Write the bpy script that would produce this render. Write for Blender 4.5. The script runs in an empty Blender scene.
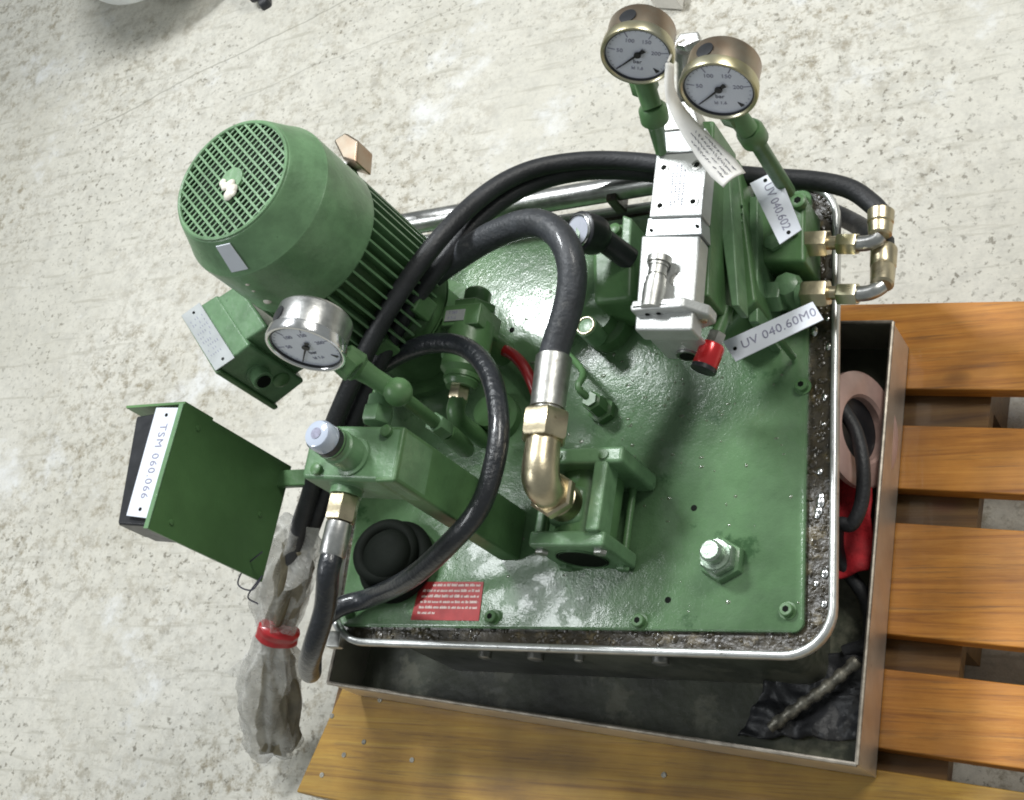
import bpy, bmesh, math, random
from mathutils import Vector, Matrix, noise
random.seed(7)
V = Vector
scn = bpy.context.scene
COL = scn.collection

# ------------------------------------------------------------------ camera
RX, RY, RZ = V((0.86676462, 0.14464905, -0.47727952)), V((-0.06189933, -0.91841106, -0.39075516)), V((-0.49486115, 0.36823603, -0.78709254))
CAM = V((0, 0, 1.685)); F = 1410.0
cam = bpy.data.objects.new('camera', bpy.data.cameras.new('camera')); COL.objects.link(cam)
m = Matrix.Identity(4)
for i in range(3):
    m[i][0] = RX[i]; m[i][1] = -RY[i]; m[i][2] = -RZ[i]; m[i][3] = CAM[i]
cam.matrix_world = m
cam.data.sensor_width = 36; cam.data.lens = F / 1024 * 36
cam.data.clip_start = .02; cam.data.clip_end = 60
scn.camera = cam

# ------------------------------------------------------------------ world and lamps
w = bpy.data.worlds.new('World'); scn.world = w; w.use_nodes = True
bg = w.node_tree.nodes['Background']; bg.inputs[0].default_value = (.90, .97, .95, 1); bg.inputs[1].default_value = .33
def area(name, loc, target, sx, sy, power, col=(1, 1, 1)):
    l = bpy.data.lights.new(name, 'AREA'); l.shape = 'RECTANGLE'; l.size = sx; l.size_y = sy; l.energy = power; l.color = col
    o = bpy.data.objects.new(name, l); COL.objects.link(o); o.location = loc
    o.rotation_euler = (V(target) - V(loc)).to_track_quat('-Z', 'Y').to_euler()
    return o
MID = (-.75, .6, .33)
area('ceiling_lamp_key', (.9, 2.1, 2.8), MID, 1.2, .7, 74, (1, .985, .93))
area('ceiling_lamp_glare', (-1.68, 1.66, 2.5), MID, .50, .26, 76, (.95, .98, 1))
area('ceiling_lamp_left', (-2.6, -.3, 2.8), (-1.1, .5, .3), 1.2, .6, 34, (.95, .98, 1))
scn.view_settings.view_transform = 'Standard'; scn.view_settings.look = 'None'
scn.view_settings.exposure = -0.36; scn.view_settings.gamma = 1
scn.render.engine = 'CYCLES'
scn.cycles.max_bounces = 8; scn.cycles.transparent_max_bounces = 12; scn.cycles.use_denoising = True; scn.cycles.filter_width = 1.9

# ------------------------------------------------------------------ placing helpers
def P(px, py, z):
    """world point at height z that stands where the photo shows pixel px,py"""
    a, b = px - 512, py - 400
    r = RX * a + RY * b + RZ * F
    t = (z - CAM.z) / r.z
    return CAM + r * t

def catmull(pts, n=8):
    q = [pts[0] * 2 - pts[1]] + list(pts) + [pts[-1] * 2 - pts[-2]]
    out = []
    for i in range(1, len(q) - 2):
        for k in range(n):
            t = k / n
            a, b, c, d = q[i-1], q[i], q[i+1], q[i+2]
            out.append(.5 * ((2*b) + (c-a)*t + (2*a-5*b+4*c-d)*t*t + (3*b-a-3*c+d)*t*t*t))
    out.append(pts[-1]); return out

def perp(d):
    d = d.normalized(); u = V((0, 0, 1)) if abs(d.z) < .9 else V((1, 0, 0))
    a = d.cross(u).normalized(); return a, d.cross(a).normalized()

class MB:
    def __init__(s): s.v = []; s.f = []
    def add(s, v, f):
        n = len(s.v); s.v += [V(p) for p in v]; s.f += [[i + n for i in q] for q in f]; return s
    def box(s, c, size, ax=None):
        X, Y, Z = ax or (V((1,0,0)), V((0,1,0)), V((0,0,1)))
        c = V(c); hx, hy, hz = [k/2 for k in size]
        v = [c + X*hx*i + Y*hy*j + Z*hz*k for k in (-1,1) for j in (-1,1) for i in (-1,1)]
        return s.add(v, [(0,2,3,1),(4,5,7,6),(0,1,5,4),(2,6,7,3),(0,4,6,2),(1,3,7,5)])
    def prism(s, poly, d):
        n = len(poly); d = V(d); poly = [V(p) for p in poly]
        v = poly + [p + d for p in poly]
        f = [list(range(n))[::-1], list(range(n, 2*n))] + [(i, (i+1) % n, (i+1) % n + n, i + n) for i in range(n)]
        return s.add(v, f)
    def loft(s, loops, cap=True, closed=False):
        n = len(loops[0]); v = [p for l in loops for p in l]; f = []
        L = len(loops)
        for j in range(L if closed else L-1):
            j2 = (j+1) % L
            for i in range(n):
                f.append((j*n+i, j*n+(i+1) % n, j2*n+(i+1) % n, j2*n+i))
        if cap and not closed: f += [list(range(n))[::-1], list(range((L-1)*n, L*n))]
        return s.add(v, f)
    def lathe(s, p0, d, prof, n=32, cap=True):
        d = V(d).normalized(); a, b = perp(d); p0 = V(p0)
        return s.loft([[p0 + d*t + (a*math.cos(2*math.pi*i/n) + b*math.sin(2*math.pi*i/n))*r for i in range(n)] for t, r in prof], cap)
    def cyl(s, p0, p1, r, r2=None, n=28):
        p0, p1 = V(p0), V(p1); L = (p1-p0).length
        return s.lathe(p0, p1-p0, [(0, r), (L, r if r2 is None else r2)], n)
    def hexa(s, p0, p1, r):
        p0, p1 = V(p0), V(p1); L = (p1-p0).length; c = min(.12*r, L*.2)
        return s.lathe(p0, p1-p0, [(0, r*.9), (c, r), (L-c, r), (L, r*.9)], 6)
    def tube(s, path, r, n=16, cap=True):
        rs = r if isinstance(r, (list, tuple)) else [r]*len(path)
        t = (path[1]-path[0]).normalized(); a, b = perp(t); loops = []
        for i, p in enumerate(path):
            t2 = (path[min(i+1, len(path)-1)] - path[max(i-1, 0)]).normalized()
            q = t.rotation_difference(t2); a = q @ a; b = q @ b; t = t2
            loops.append([p + (a*math.cos(2*math.pi*k/n) + b*math.sin(2*math.pi*k/n))*rs[i] for k in range(n)])
        return s.loft(loops, cap)
    def ball(s, c, r, sc=(1,1,1), n=12):
        prof = [(-math.cos(math.pi*i/n), math.sin(math.pi*i/n)) for i in range(n+1)]
        prof[0] = (-1, .02); prof[-1] = (1, .02)
        c = V(c)
        return s.loft([[c + V((x*r*math.cos(2*math.pi*k/16)*sc[0], x*r*math.sin(2*math.pi*k/16)*sc[1], t*r*sc[2])) for k in range(16)] for t, x in prof])
    def ring(s, c, d, R, r, n=40, k=12):
        d = V(d).normalized(); a, b = perp(d); c = V(c)
        return s.loft([[c + (a*math.cos(t)+b*math.sin(t))*(R + r*math.cos(u)) + d*r*math.sin(u) for u in [2*math.pi*j/k for j in range(k)]] for t in [2*math.pi*i/n for i in range(n)]], closed=True)
    def build(s, name, mat, parent=None, bevel=0.0, loc=None, angle=38, kind=None, label=None):
        o0 = V(loc) if loc is not None else (ORIG.get(parent.name, V((0,0,0))) if parent else V((0,0,0)))
        me = bpy.data.meshes.new(name); me.from_pydata([tuple(p - o0) for p in s.v], [], s.f)
        bm = bmesh.new(); bm.from_mesh(me); bmesh.ops.recalc_face_normals(bm, faces=bm.faces); bm.to_mesh(me); bm.free()
        me.materials.append(mat)
        me.shade_smooth(); me.set_sharp_from_angle(angle=math.radians(angle))
        o = bpy.data.objects.new(name, me); COL.objects.link(o)
        if parent: o.parent = parent; ORIG[o.name] = o0
        else: o.location = o0; ORIG[o.name] = o0
        if bevel:
            b = o.modifiers.new('bevel', 'BEVEL'); b.width = bevel; b.segments = 2; b.limit_method = 'ANGLE'; b.angle_limit = math.radians(40)
            b.harden_normals = True
        if kind: o['kind'] = kind
        if label: o['label'] = label
        return o
ORIG = {}
def tag(o, label=None, cat=None, group=None, kind=None):
    if label: o['label'] = label
    if cat: o['category'] = cat
    if group: o['group'] = group
    if kind: o['kind'] = kind
    return o
def empty(name, loc):
    o = bpy.data.objects.new(name, None); COL.objects.link(o); o.location = loc; o.empty_display_size = .05
    ORIG[o.name] = V(loc); return o
def text(name, s, org, xd, yd, size, mat, parent, ext=.00015, align='LEFT', bold=0.0, spacing=1.0):
    c = bpy.data.curves.new(name, 'FONT'); c.body = s; c.size = size; c.extrude = ext; c.offset = bold
    c.align_x = align; c.align_y = 'CENTER'; c.resolution_u = 3; c.space_character = spacing
    t = bpy.data.objects.new(name + '_src', c); COL.objects.link(t)
    dg = bpy.context.evaluated_depsgraph_get()
    me = bpy.data.meshes.new_from_object(t.evaluated_get(dg))
    bpy.data.objects.remove(t)
    xd = V(xd).normalized(); zd = xd.cross(V(yd)).normalized(); yd = zd.cross(xd)
    M = Matrix((xd, yd, zd)).transposed().to_4x4(); o0 = ORIG[parent.name]
    M.translation = V(org) - o0
    me.transform(M); me.materials.clear(); me.materials.append(mat)
    o = bpy.data.objects.new(name, me); COL.objects.link(o); o.parent = parent; ORIG[o.name] = o0
    return o

# ------------------------------------------------------------------ materials
def mat(name, col, rough=.5, metal=0.0, var=.12, scale=30, bump=.0, bscale=200, coat=0.0, spots=None, rvar=.1, trans=0, alpha=1, col2=None, spec=.5, ior=None):
    m = bpy.data.materials.new(name); m.use_nodes = True; nt = m.node_tree; N = nt.nodes; L = nt.links
    b = N['Principled BSDF']; tc = N.new('ShaderNodeTexCoord')
    n1 = N.new('ShaderNodeTexNoise'); n1.inputs['Scale'].default_value = scale; n1.inputs['Detail'].default_value = 6; n1.inputs['Roughness'].default_value = .6
    L.new(tc.outputs['Object'], n1.inputs['Vector'])
    r = N.new('ShaderNodeValToRGB'); c2 = col2 or tuple(min(1, k*(1+var*1.6)) for k in col); c1 = tuple(k*(1-var) for k in col)
    r.color_ramp.elements[0].position = .32; r.color_ramp.elements[1].position = .68
    r.color_ramp.elements[0].color = (*c1, 1); r.color_ramp.elements[1].color = (*c2, 1)
    L.new(n1.outputs['Fac'], r.inputs[0]); out = r.outputs[0]
    if spots:
        sc, th, scol, amt = spots
        n2 = N.new('ShaderNodeTexNoise'); n2.inputs['Scale'].default_value = sc; n2.inputs['Detail'].default_value = 8; n2.inputs['Roughness'].default_value = .7
        L.new(tc.outputs['Object'], n2.inputs['Vector'])
        r2 = N.new('ShaderNodeValToRGB'); r2.color_ramp.elements[0].position = th; r2.color_ramp.elements[1].position = th + .06
        r2.color_ramp.elements[1].color = (amt, amt, amt, 1)
        L.new(n2.outputs['Fac'], r2.inputs[0])
        mx = N.new('ShaderNodeMixRGB'); L.new(r2.outputs[0], mx.inputs[0]); L.new(out, mx.inputs[1]); mx.inputs[2].default_value = (*scol, 1); out = mx.outputs[0]
    L.new(out, b.inputs['Base Color'])
    b.inputs['Metallic'].default_value = metal
    mr = N.new('ShaderNodeMapRange'); mr.inputs['To Min'].default_value = max(0.02, rough - rvar); mr.inputs['To Max'].default_value = min(1, rough + rvar)
    n3 = N.new('ShaderNodeTexNoise'); n3.inputs['Scale'].default_value = scale*2.3; n3.inputs['Detail'].default_value = 4
    L.new(tc.outputs['Object'], n3.inputs['Vector']); L.new(n3.outputs['Fac'], mr.inputs['Value']); L.new(mr.outputs[0], b.inputs['Roughness'])
    b.inputs['Coat Weight'].default_value = coat; b.inputs['Coat Roughness'].default_value = .08
    b.inputs['Transmission Weight'].default_value = trans; b.inputs['Alpha'].default_value = alpha
    b.inputs['Specular IOR Level'].default_value = spec
    if ior: b.inputs['IOR'].default_value = ior
    if bump:
        nb = N.new('ShaderNodeTexNoise'); nb.inputs['Scale'].default_value = bscale; nb.inputs['Detail'].default_value = 5
        L.new(tc.outputs['Object'], nb.inputs['Vector'])
        bp = N.new('ShaderNodeBump'); bp.inputs['Strength'].default_value = bump; bp.inputs['Distance'].default_value = .002
        L.new(nb.outputs['Fac'], bp.inputs['Height']); L.new(bp.outputs[0], b.inputs['Normal'])
    return m

G = (.082, .170, .068)
M = {}
M['green'] = mat('green_paint', G, .38, var=.16, scale=22, bump=.25, bscale=120, spots=(70, .66, (.02, .05, .022), .7), spec=.5)
M['green_box'] = mat('green_sheet_paint', (.088, .182, .068), .38, var=.14, scale=9, bump=.15, bscale=90, spots=(38, .68, (.03, .07, .025), .6))
M['green_light'] = mat('green_paint_dusty', (.125, .228, .118), .32, var=.18, scale=30, bump=.25, bscale=150, spots=(60, .64, (.03, .07, .03), .6))
M['green_lid'] = mat('green_paint_oily', (.100, .186, .090), .22, var=.26, scale=9, spots=(16, .60, (.030, .085, .030), .75), rvar=.12, coat=.8)
M['steel'] = mat('steel', (.50, .50, .49), .32, 1, var=.18, scale=60, bump=.06, bscale=300)
M['steel_dull'] = mat('zinc_steel', (.42, .42, .40), .42, 1, var=.22, scale=50, bump=.15, bscale=200, spots=(90, .62, (.16, .13, .09), .6))
M['chrome'] = mat('polished_steel', (.75, .75, .76), .18, 1, var=.06, scale=40)
M['zinc_yellow'] = mat('yellow_zinc', (.64, .56, .30), .3, 1, var=.18, scale=25, col2=(.62, .60, .48))
M['zinc_brown'] = mat('brown_brass_case', (.46, .30, .20), .36, 1, var=.22, scale=14, col2=(.42, .40, .33))
M['brass'] = mat('brass', (.56, .49, .345), .36, 1, var=.16, scale=40, bump=.12, bscale=200, spots=(50, .63, (.25, .18, .10), .7))
M['alu'] = mat('cast_aluminium', (.48, .49, .48), .45, .5, var=.08, scale=40, bump=.25, bscale=500, spots=(50, .67, (.25, .25, .24), .5))
M['alu_plate'] = mat('engraved_plate', (.44, .46, .46), .38, .4, var=.06, scale=20, spots=(30, .66, (.42, .44, .45), .5))
M['white_plate'] = mat('white_label', (.66, .69, .76), .35, 0, var=.05, scale=20, bump=.03)
M['rim'] = mat('rim_steel', (.55, .56, .55), .35, .7, var=.15, scale=40, bump=.1, bscale=150, spots=(60, .62, (.15, .14, .11), .7))
M['rubber_grey'] = mat('scuffed_rubber', (.036, .039, .045), .5, 0, var=.3, scale=26, bump=.5, bscale=190, rvar=.15, coat=.15, spots=(60, .60, (.11, .11, .11), .55))
M['rubber'] = mat('black_rubber', (.020, .021, .024), .5, 0, var=.25, scale=30, bump=.35, bscale=260, rvar=.15, coat=.0, spots=(120, .67, (.07, .07, .065), .6))
M['rubber_wet'] = mat('oily_rubber', (.014, .016, .02), .36, 0, var=.25, scale=30, bump=.8, bscale=150, coat=.4, spots=(70, .66, (.06, .06, .06), .5))
M['black'] = mat('black_plastic', (.018, .019, .022), .35, 0, var=.2, scale=40, bump=.05)
M['grime'] = mat('oily_grime', (.026, .020, .010), .35, 0, var=.5, scale=70, bump=1.0, bscale=90, coat=.3, spots=(45, .55, (.11, .085, .04), .8))
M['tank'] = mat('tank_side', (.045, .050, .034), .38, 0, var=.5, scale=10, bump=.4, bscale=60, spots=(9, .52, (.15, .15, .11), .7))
M['stainless'] = mat('stainless_sheet', (.74, .70, .64), .48, 1, var=.10, scale=14, bump=.04, bscale=60, spots=(25, .66, (.35, .31, .26), .5))
M['rod'] = mat('grimy_steel', (.20, .19, .16), .45, .7, var=.6, scale=60, bump=.5, bscale=150)
M['lip'] = mat('worn_edge', (.30, .27, .23), .5, .8, var=.3, scale=60)
M['dial'] = mat('dial_white', (.62, .65, .74), .3, 0, var=.03, scale=20, coat=.5)
M['ink'] = mat('ink', (.06, .06, .09), .5, 0, var=.1)
M['ink_soft'] = mat('grey_print', (.22, .22, .30), .5, 0, var=.25, scale=300)
M['needle'] = mat('needle_black', (.01, .01, .012), .4, 0)
M['red'] = mat('red_anodised', (.55, .02, .025), .25, .3, var=.1, coat=.4)
M['red_tape'] = mat('red_tape', (.38, .015, .02), .35, 0, var=.1, coat=.3)
M['red_sticker'] = mat('red_sticker', (.36, .03, .03), .4, 0, var=.15, scale=60, spots=(60, .64, (.2, .03, .03), .5))
M['print_pink'] = mat('pale_print', (.62, .50, .46), .5, 0, var=.2, scale=200)
M['red_cloth'] = mat('red_cloth', (.42, .012, .02), .75, 0, var=.3, scale=40, bump=.5, bscale=300)
M['pink'] = mat('pale_cast_flange', (.50, .33, .29), .38, 0, var=.14, scale=18, bump=.15, bscale=100, coat=.3)
M['glass'] = mat('sight_glass', (.70, .78, .95), .08, 0, var=.05, trans=.35, coat=1)
M['hole'] = mat('dark_hole', (.006, .008, .006), .7, 0, spec=.1)
M['zinc_green'] = mat('overpainted_zinc', (.30, .38, .30), .32, .5, var=.25, scale=90, bump=.3, bscale=150)
M['paper'] = mat('paper_tag', (.78, .76, .72), .7, 0, var=.05, scale=40)
M['putty'] = mat('pale_putty', (.66, .62, .55), .6, 0, var=.15, scale=80, bump=.6, bscale=120)
M['white_paint'] = mat('white_plastic', (.72, .75, .76), .35, 0, var=.04)
M['oil'] = mat('oil_drop', (.10, .14, .08), .04, 0, var=.1, coat=1)
M['bagdirt'] = mat('dirty_wrapping', (.14, .12, .075), .55, 0, var=.35, scale=24, bump=.6, bscale=70, coat=.3)
M['leather'] = mat('cable_sleeve', (.16, .12, .07), .55, 0, var=.3)

def floor_mat():
    m = bpy.data.materials.new('concrete'); m.use_nodes = True; nt = m.node_tree; N = nt.nodes; L = nt.links; b = N['Principled BSDF']
    tc = N.new('ShaderNodeTexCoord')
    def nz(s, d=8, r=.6, vec=None, dist=0):
        n = N.new('ShaderNodeTexNoise'); n.inputs['Scale'].default_value = s; n.inputs['Detail'].default_value = d; n.inputs['Roughness'].default_value = r; n.inputs['Distortion'].default_value = dist
        L.new(vec or tc.outputs['Object'], n.inputs['Vector']); return n.outputs['Fac']
    def ramp(f, a, b_, ca=(0,0,0), cb=(1,1,1)):
        r = N.new('ShaderNodeValToRGB'); r.color_ramp.elements[0].position = a; r.color_ramp.elements[1].position = b_
        r.color_ramp.elements[0].color = (*ca, 1); r.color_ramp.elements[1].color = (*cb, 1); L.new(f, r.inputs[0]); return r.outputs[0]
    def mix(f, a, c, mode='MIX'):
        x = N.new('ShaderNodeMixRGB'); x.blend_type = mode
        if isinstance(f, float): x.inputs[0].default_value = f
        else: L.new(f, x.inputs[0])
        for k, s in ((1, a), (2, c)):
            if isinstance(s, tuple): x.inputs[k].default_value = (*s, 1)
            else: L.new(s, x.inputs[k])
        return x.outputs[0]
    base = ramp(nz(2.2, 6), .35, .65, (.55, .53, .46), (.66, .64, .575))
    # broad grubby zones
    zone = nz(1.7, 4, .55)
    dirt = ramp(nz(34, 10, .8), .49, .60)
    dm = N.new('ShaderNodeMath'); dm.operation = 'MULTIPLY'; zsum = ramp(zone, .42, .58)
    for (xa, ya, rr_, am_) in ((135, 395, .30, 1.0), (140, 70, .34, .8), (820, 90, .26, .6), (420, 120, .22, .6), (150, 620, .22, .7)):
        q = P(xa, ya, 0); sm_ = N.new('ShaderNodeVectorMath'); sm_.operation = 'DISTANCE'; L.new(tc.outputs['Object'], sm_.inputs[0]); sm_.inputs[1].default_value = q
        mr_ = N.new('ShaderNodeMapRange'); L.new(sm_.outputs['Value'], mr_.inputs['Value']); mr_.inputs['From Min'].default_value = rr_; mr_.inputs['From Max'].default_value = rr_*.15; mr_.inputs['To Max'].default_value = am_
        mx_ = N.new('ShaderNodeMath'); mx_.operation = 'MAXIMUM'; L.new(zsum, mx_.inputs[0]); L.new(mr_.outputs[0], mx_.inputs[1]); zsum = mx_.outputs[0]
    L.new(dirt, dm.inputs[0]); L.new(zsum, dm.inputs[1])
    dm2 = N.new('ShaderNodeMath'); dm2.operation = 'MULTIPLY'; L.new(dm.outputs[0], dm2.inputs[0]); dm2.inputs[1].default_value = .8
    c = mix(dm2.outputs[0], base, (.20, .16, .09))
    c = mix(ramp(nz(30, 9, .78), .46, .66, (0,0,0), (.55,.55,.55)), c, (.40, .39, .35))
    c = mix(ramp(nz(110, 5, .7), .50, .66, (0,0,0), (.35,.35,.35)), c, (.42, .41, .37))
    # small specks
    sp = ramp(nz(85, 4, .65), .57, .64)
    zs = N.new('ShaderNodeMath'); zs.operation = 'MULTIPLY'; L.new(sp, zs.inputs[0]); L.new(ramp(nz(3.1, 4), .36, .58), zs.inputs[1])
    zs2 = N.new('ShaderNodeMath'); zs2.operation = 'MULTIPLY'; L.new(zs.outputs[0], zs2.inputs[0]); zs2.inputs[1].default_value = .85
    c = mix(zs2.outputs[0], c, (.17, .155, .12))
    # scuff streaks, stretched along one direction
    mp = N.new('ShaderNodeMapping'); mp.inputs['Rotation'].default_value = (0, 0, math.radians(-33)); mp.inputs['Scale'].default_value = (7, 70, 1); L.new(tc.outputs['Object'], mp.inputs['Vector'])
    st = ramp(nz(1.0, 5, .6, mp.outputs[0]), .57, .66)
    s2 = N.new('ShaderNodeMath'); s2.operation = 'MULTIPLY'; L.new(st, s2.inputs[0]); s2.inputs[1].default_value = .5
    c = mix(s2.outputs[0], c, (.36, .34, .28))
    # pale scraped patches
    c = mix(ramp(nz(5, 7, .7), .57, .68, (0,0,0), (.7,.7,.7)), c, (.74, .75, .75))
    # scored lines running across the floor
    dn_ = nz(4, 5, .6)
    for (xa, ya, xb, yb_, wd, am) in ((104, 122, 340, 2, .0016, .6), (250, 96, 450, 8, .0012, .4), (880, 20, 700, 110, .0009, .3), (104, 455, 180, 400, .0012, .35)):
        p, q = P(xa, ya, 0), P(xb, yb_, 0); t = (q-p).normalized(); n_ = V((-t.y, t.x, 0))
        vm = N.new('ShaderNodeVectorMath'); vm.operation = 'DOT_PRODUCT'; L.new(tc.outputs['Object'], vm.inputs[0]); vm.inputs[1].default_value = n_
        ad = N.new('ShaderNodeMath'); ad.operation = 'MULTIPLY_ADD'; L.new(dn_, ad.inputs[0]); ad.inputs[1].default_value = .05; L.new(vm.outputs['Value'], ad.inputs[2])
        sb_ = N.new('ShaderNodeMath'); sb_.operation = 'SUBTRACT'; L.new(ad.outputs[0], sb_.inputs[0]); sb_.inputs[1].default_value = n_.dot(p) + .025
        ab = N.new('ShaderNodeMath'); ab.operation = 'ABSOLUTE'; L.new(sb_.outputs[0], ab.inputs[0])
        # the line fades out past its two ends
        v2 = N.new('ShaderNodeVectorMath'); v2.operation = 'DOT_PRODUCT'; L.new(tc.outputs['Object'], v2.inputs[0]); v2.inputs[1].default_value = t
        s3 = N.new('ShaderNodeMath'); s3.operation = 'SUBTRACT'; L.new(v2.outputs['Value'], s3.inputs[0]); s3.inputs[1].default_value = t.dot((p+q)/2)
        a3 = N.new('ShaderNodeMath'); a3.operation = 'ABSOLUTE'; L.new(s3.outputs[0], a3.inputs[0])
        m3 = N.new('ShaderNodeMapRange'); L.new(a3.outputs[0], m3.inputs['Value']); hl = (q-p).length/2; m3.inputs['From Min'].default_value = hl*1.25; m3.inputs['From Max'].default_value = hl; m3.inputs['To Max'].default_value = am
        m4 = N.new('ShaderNodeMapRange'); L.new(ab.outputs[0], m4.inputs['Value']); m4.inputs['From Min'].default_value = wd*1.6; m4.inputs['From Max'].default_value = wd*.4
        mm = N.new('ShaderNodeMath'); mm.operation = 'MULTIPLY'; L.new(m3.outputs[0], mm.inputs[0]); L.new(m4.outputs[0], mm.inputs[1])
        c = mix(mm.outputs[0], c, (.22, .21, .17))
    L.new(c, b.inputs['Base Color']); b.inputs['Roughness'].default_value = .62
    bp = N.new('ShaderNodeBump'); bp.inputs['Strength'].default_value = .5; bp.inputs['Distance'].default_value = .004
    L.new(nz(60, 8, .7), bp.inputs['Height']); L.new(bp.outputs[0], b.inputs['Normal'])
    return m
M['floor'] = floor_mat()

def wood_mat(name, seed, tint=(1, 1, 1)):
    m = bpy.data.materials.new(name); m.use_nodes = True; nt = m.node_tree; N = nt.nodes; L = nt.links; b = N['Principled BSDF']
    tc = N.new('ShaderNodeTexCoord'); mp = N.new('ShaderNodeMapping'); mp.inputs['Location'].default_value = (seed*3.1, seed*1.7, 0); mp.inputs['Scale'].default_value = (1.7, 46, 46)
    mp.inputs['Rotation'].default_value = (0, 0, math.radians(4.9))
    L.new(tc.outputs['Object'], mp.inputs['Vector'])
    n = N.new('ShaderNodeTexNoise'); n.inputs['Scale'].default_value = 1.6; n.inputs['Detail'].default_value = 10; n.inputs['Roughness'].default_value = .72; n.inputs['Distortion'].default_value = .9
    L.new(mp.outputs[0], n.inputs['Vector'])
    r = N.new('ShaderNodeValToRGB'); e = r.color_ramp.elements
    e[0].position = .25; e[0].color = (.20*tint[0], .062*tint[1], .010*tint[2], 1); e[1].position = .72; e[1].color = (.66*tint[0], .31*tint[1], .06*tint[2], 1)
    k = e.new(.48); k.color = (.50*tint[0], .20*tint[1], .028*tint[2], 1)
    L.new(n.outputs['Fac'], r.inputs[0])
    n2 = N.new('ShaderNodeTexNoise'); n2.inputs['Scale'].default_value = 7; n2.inputs['Detail'].default_value = 6; L.new(tc.outputs['Object'], n2.inputs['Vector'])
    r2 = N.new('ShaderNodeValToRGB'); r2.color_ramp.elements[0].position = .35; r2.color_ramp.elements[0].color = (.52, .50, .48, 1); r2.color_ramp.elements[1].position = .65; r2.color_ramp.elements[1].color = (1.1, 1.08, 1.0, 1)
    L.new(n2.outputs['Fac'], r2.inputs[0])
    x = N.new('ShaderNodeMixRGB'); x.blend_type = 'MULTIPLY'; x.inputs[0].default_value = 1.0; L.new(r.outputs[0], x.inputs[1]); L.new(r2.outputs[0], x.inputs[2])
    vo = N.new('ShaderNodeTexVoronoi'); vo.inputs['Scale'].default_value = 1.0
    mv = N.new('ShaderNodeMapping'); mv.inputs['Scale'].default_value = (5, 9, 9); mv.inputs['Location'].default_value = (seed*2.7, seed, 0); L.new(tc.outputs['Object'], mv.inputs['Vector']); L.new(mv.outputs[0], vo.inputs['Vector'])
    rk = N.new('ShaderNodeValToRGB'); ek = rk.color_ramp.elements; ek[0].position = .05; ek[0].color = (.9, .9, .9, 1); ek[1].position = .13; ek[1].color = (0, 0, 0, 1)
    L.new(vo.outputs['Distance'], rk.inputs[0])
    y = N.new('ShaderNodeMixRGB'); L.new(rk.outputs[0], y.inputs[0]); L.new(x.outputs[0], y.inputs[1]); y.inputs[2].default_value = (.10, .035, .010, 1)
    nd = N.new('ShaderNodeTexNoise'); nd.inputs['Scale'].default_value = 30; nd.inputs['Detail'].default_value = 8; nd.inputs['Roughness'].default_value = .75; L.new(mp.outputs[0], nd.inputs['Vector']); nd.inputs['Scale'].default_value = 5
    rd = N.new('ShaderNodeValToRGB'); rd.color_ramp.elements[0].position = .54; rd.color_ramp.elements[0].color = (0, 0, 0, 1); rd.color_ramp.elements[1].position = .66; rd.color_ramp.elements[1].color = (.6, .6, .6, 1); L.new(nd.outputs['Fac'], rd.inputs[0])
    y2 = N.new('ShaderNodeMixRGB'); L.new(rd.outputs[0], y2.inputs[0]); L.new(y.outputs[0], y2.inputs[1]); y2.inputs[2].default_value = (.12, .06, .022, 1)
    L.new(y2.outputs[0], b.inputs['Base Color']); b.inputs['Roughness'].default_value = .5; b.inputs['Coat Weight'].default_value = .08
    bp = N.new('ShaderNodeBump'); bp.inputs['Strength'].default_value = .35; bp.inputs['Distance'].default_value = .002; L.new(n.outputs['Fac'], bp.inputs['Height']); L.new(bp.outputs[0], b.inputs['Normal'])
    return m
WOOD = [wood_mat('pallet_wood_%s' % k, i) for i, k in enumerate(('a', 'b', 'c', 'd'))] + [wood_mat('pallet_wood_front', 5, (.80, 1.10, 1.0)), wood_mat('pallet_wood_gap_shade', 6, (.28, .34, .5))]  # last one: darkened copy, shade of the board gaps put into its colour

# oily lid: wavy film that breaks the reflections up
def oily(m):
    nt = m.node_tree; N = nt.nodes; L = nt.links; b = N['Principled BSDF']; tc = N.new('ShaderNodeTexCoord')
    a = N.new('ShaderNodeTexNoise'); a.inputs['Scale'].default_value = 85; a.inputs['Detail'].default_value = 5; a.inputs['Roughness'].default_value = .65; L.new(tc.outputs['Object'], a.inputs['Vector'])
    c = N.new('ShaderNodeTexNoise'); c.inputs['Scale'].default_value = 420; c.inputs['Detail'].default_value = 3; L.new(tc.outputs['Object'], c.inputs['Vector'])
    s = N.new('ShaderNodeMath'); s.operation = 'MULTIPLY_ADD'; L.new(c.outputs['Fac'], s.inputs[0]); s.inputs[1].default_value = .28; L.new(a.outputs['Fac'], s.inputs[2])
    bp = N.new('ShaderNodeBump'); bp.inputs['Strength'].default_value = .38; bp.inputs['Distance'].default_value = .0018
    L.new(s.outputs[0], bp.inputs['Height']); L.new(bp.outputs[0], b.inputs['Normal'])
    b2 = N.new('ShaderNodeBump'); b2.inputs['Strength'].default_value = .30; b2.inputs['Distance'].default_value = .0008
    L.new(s.outputs[0], b2.inputs['Height']); L.new(b2.outputs[0], b.inputs['Coat Normal'])
oily(M['green_lid'])
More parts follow.
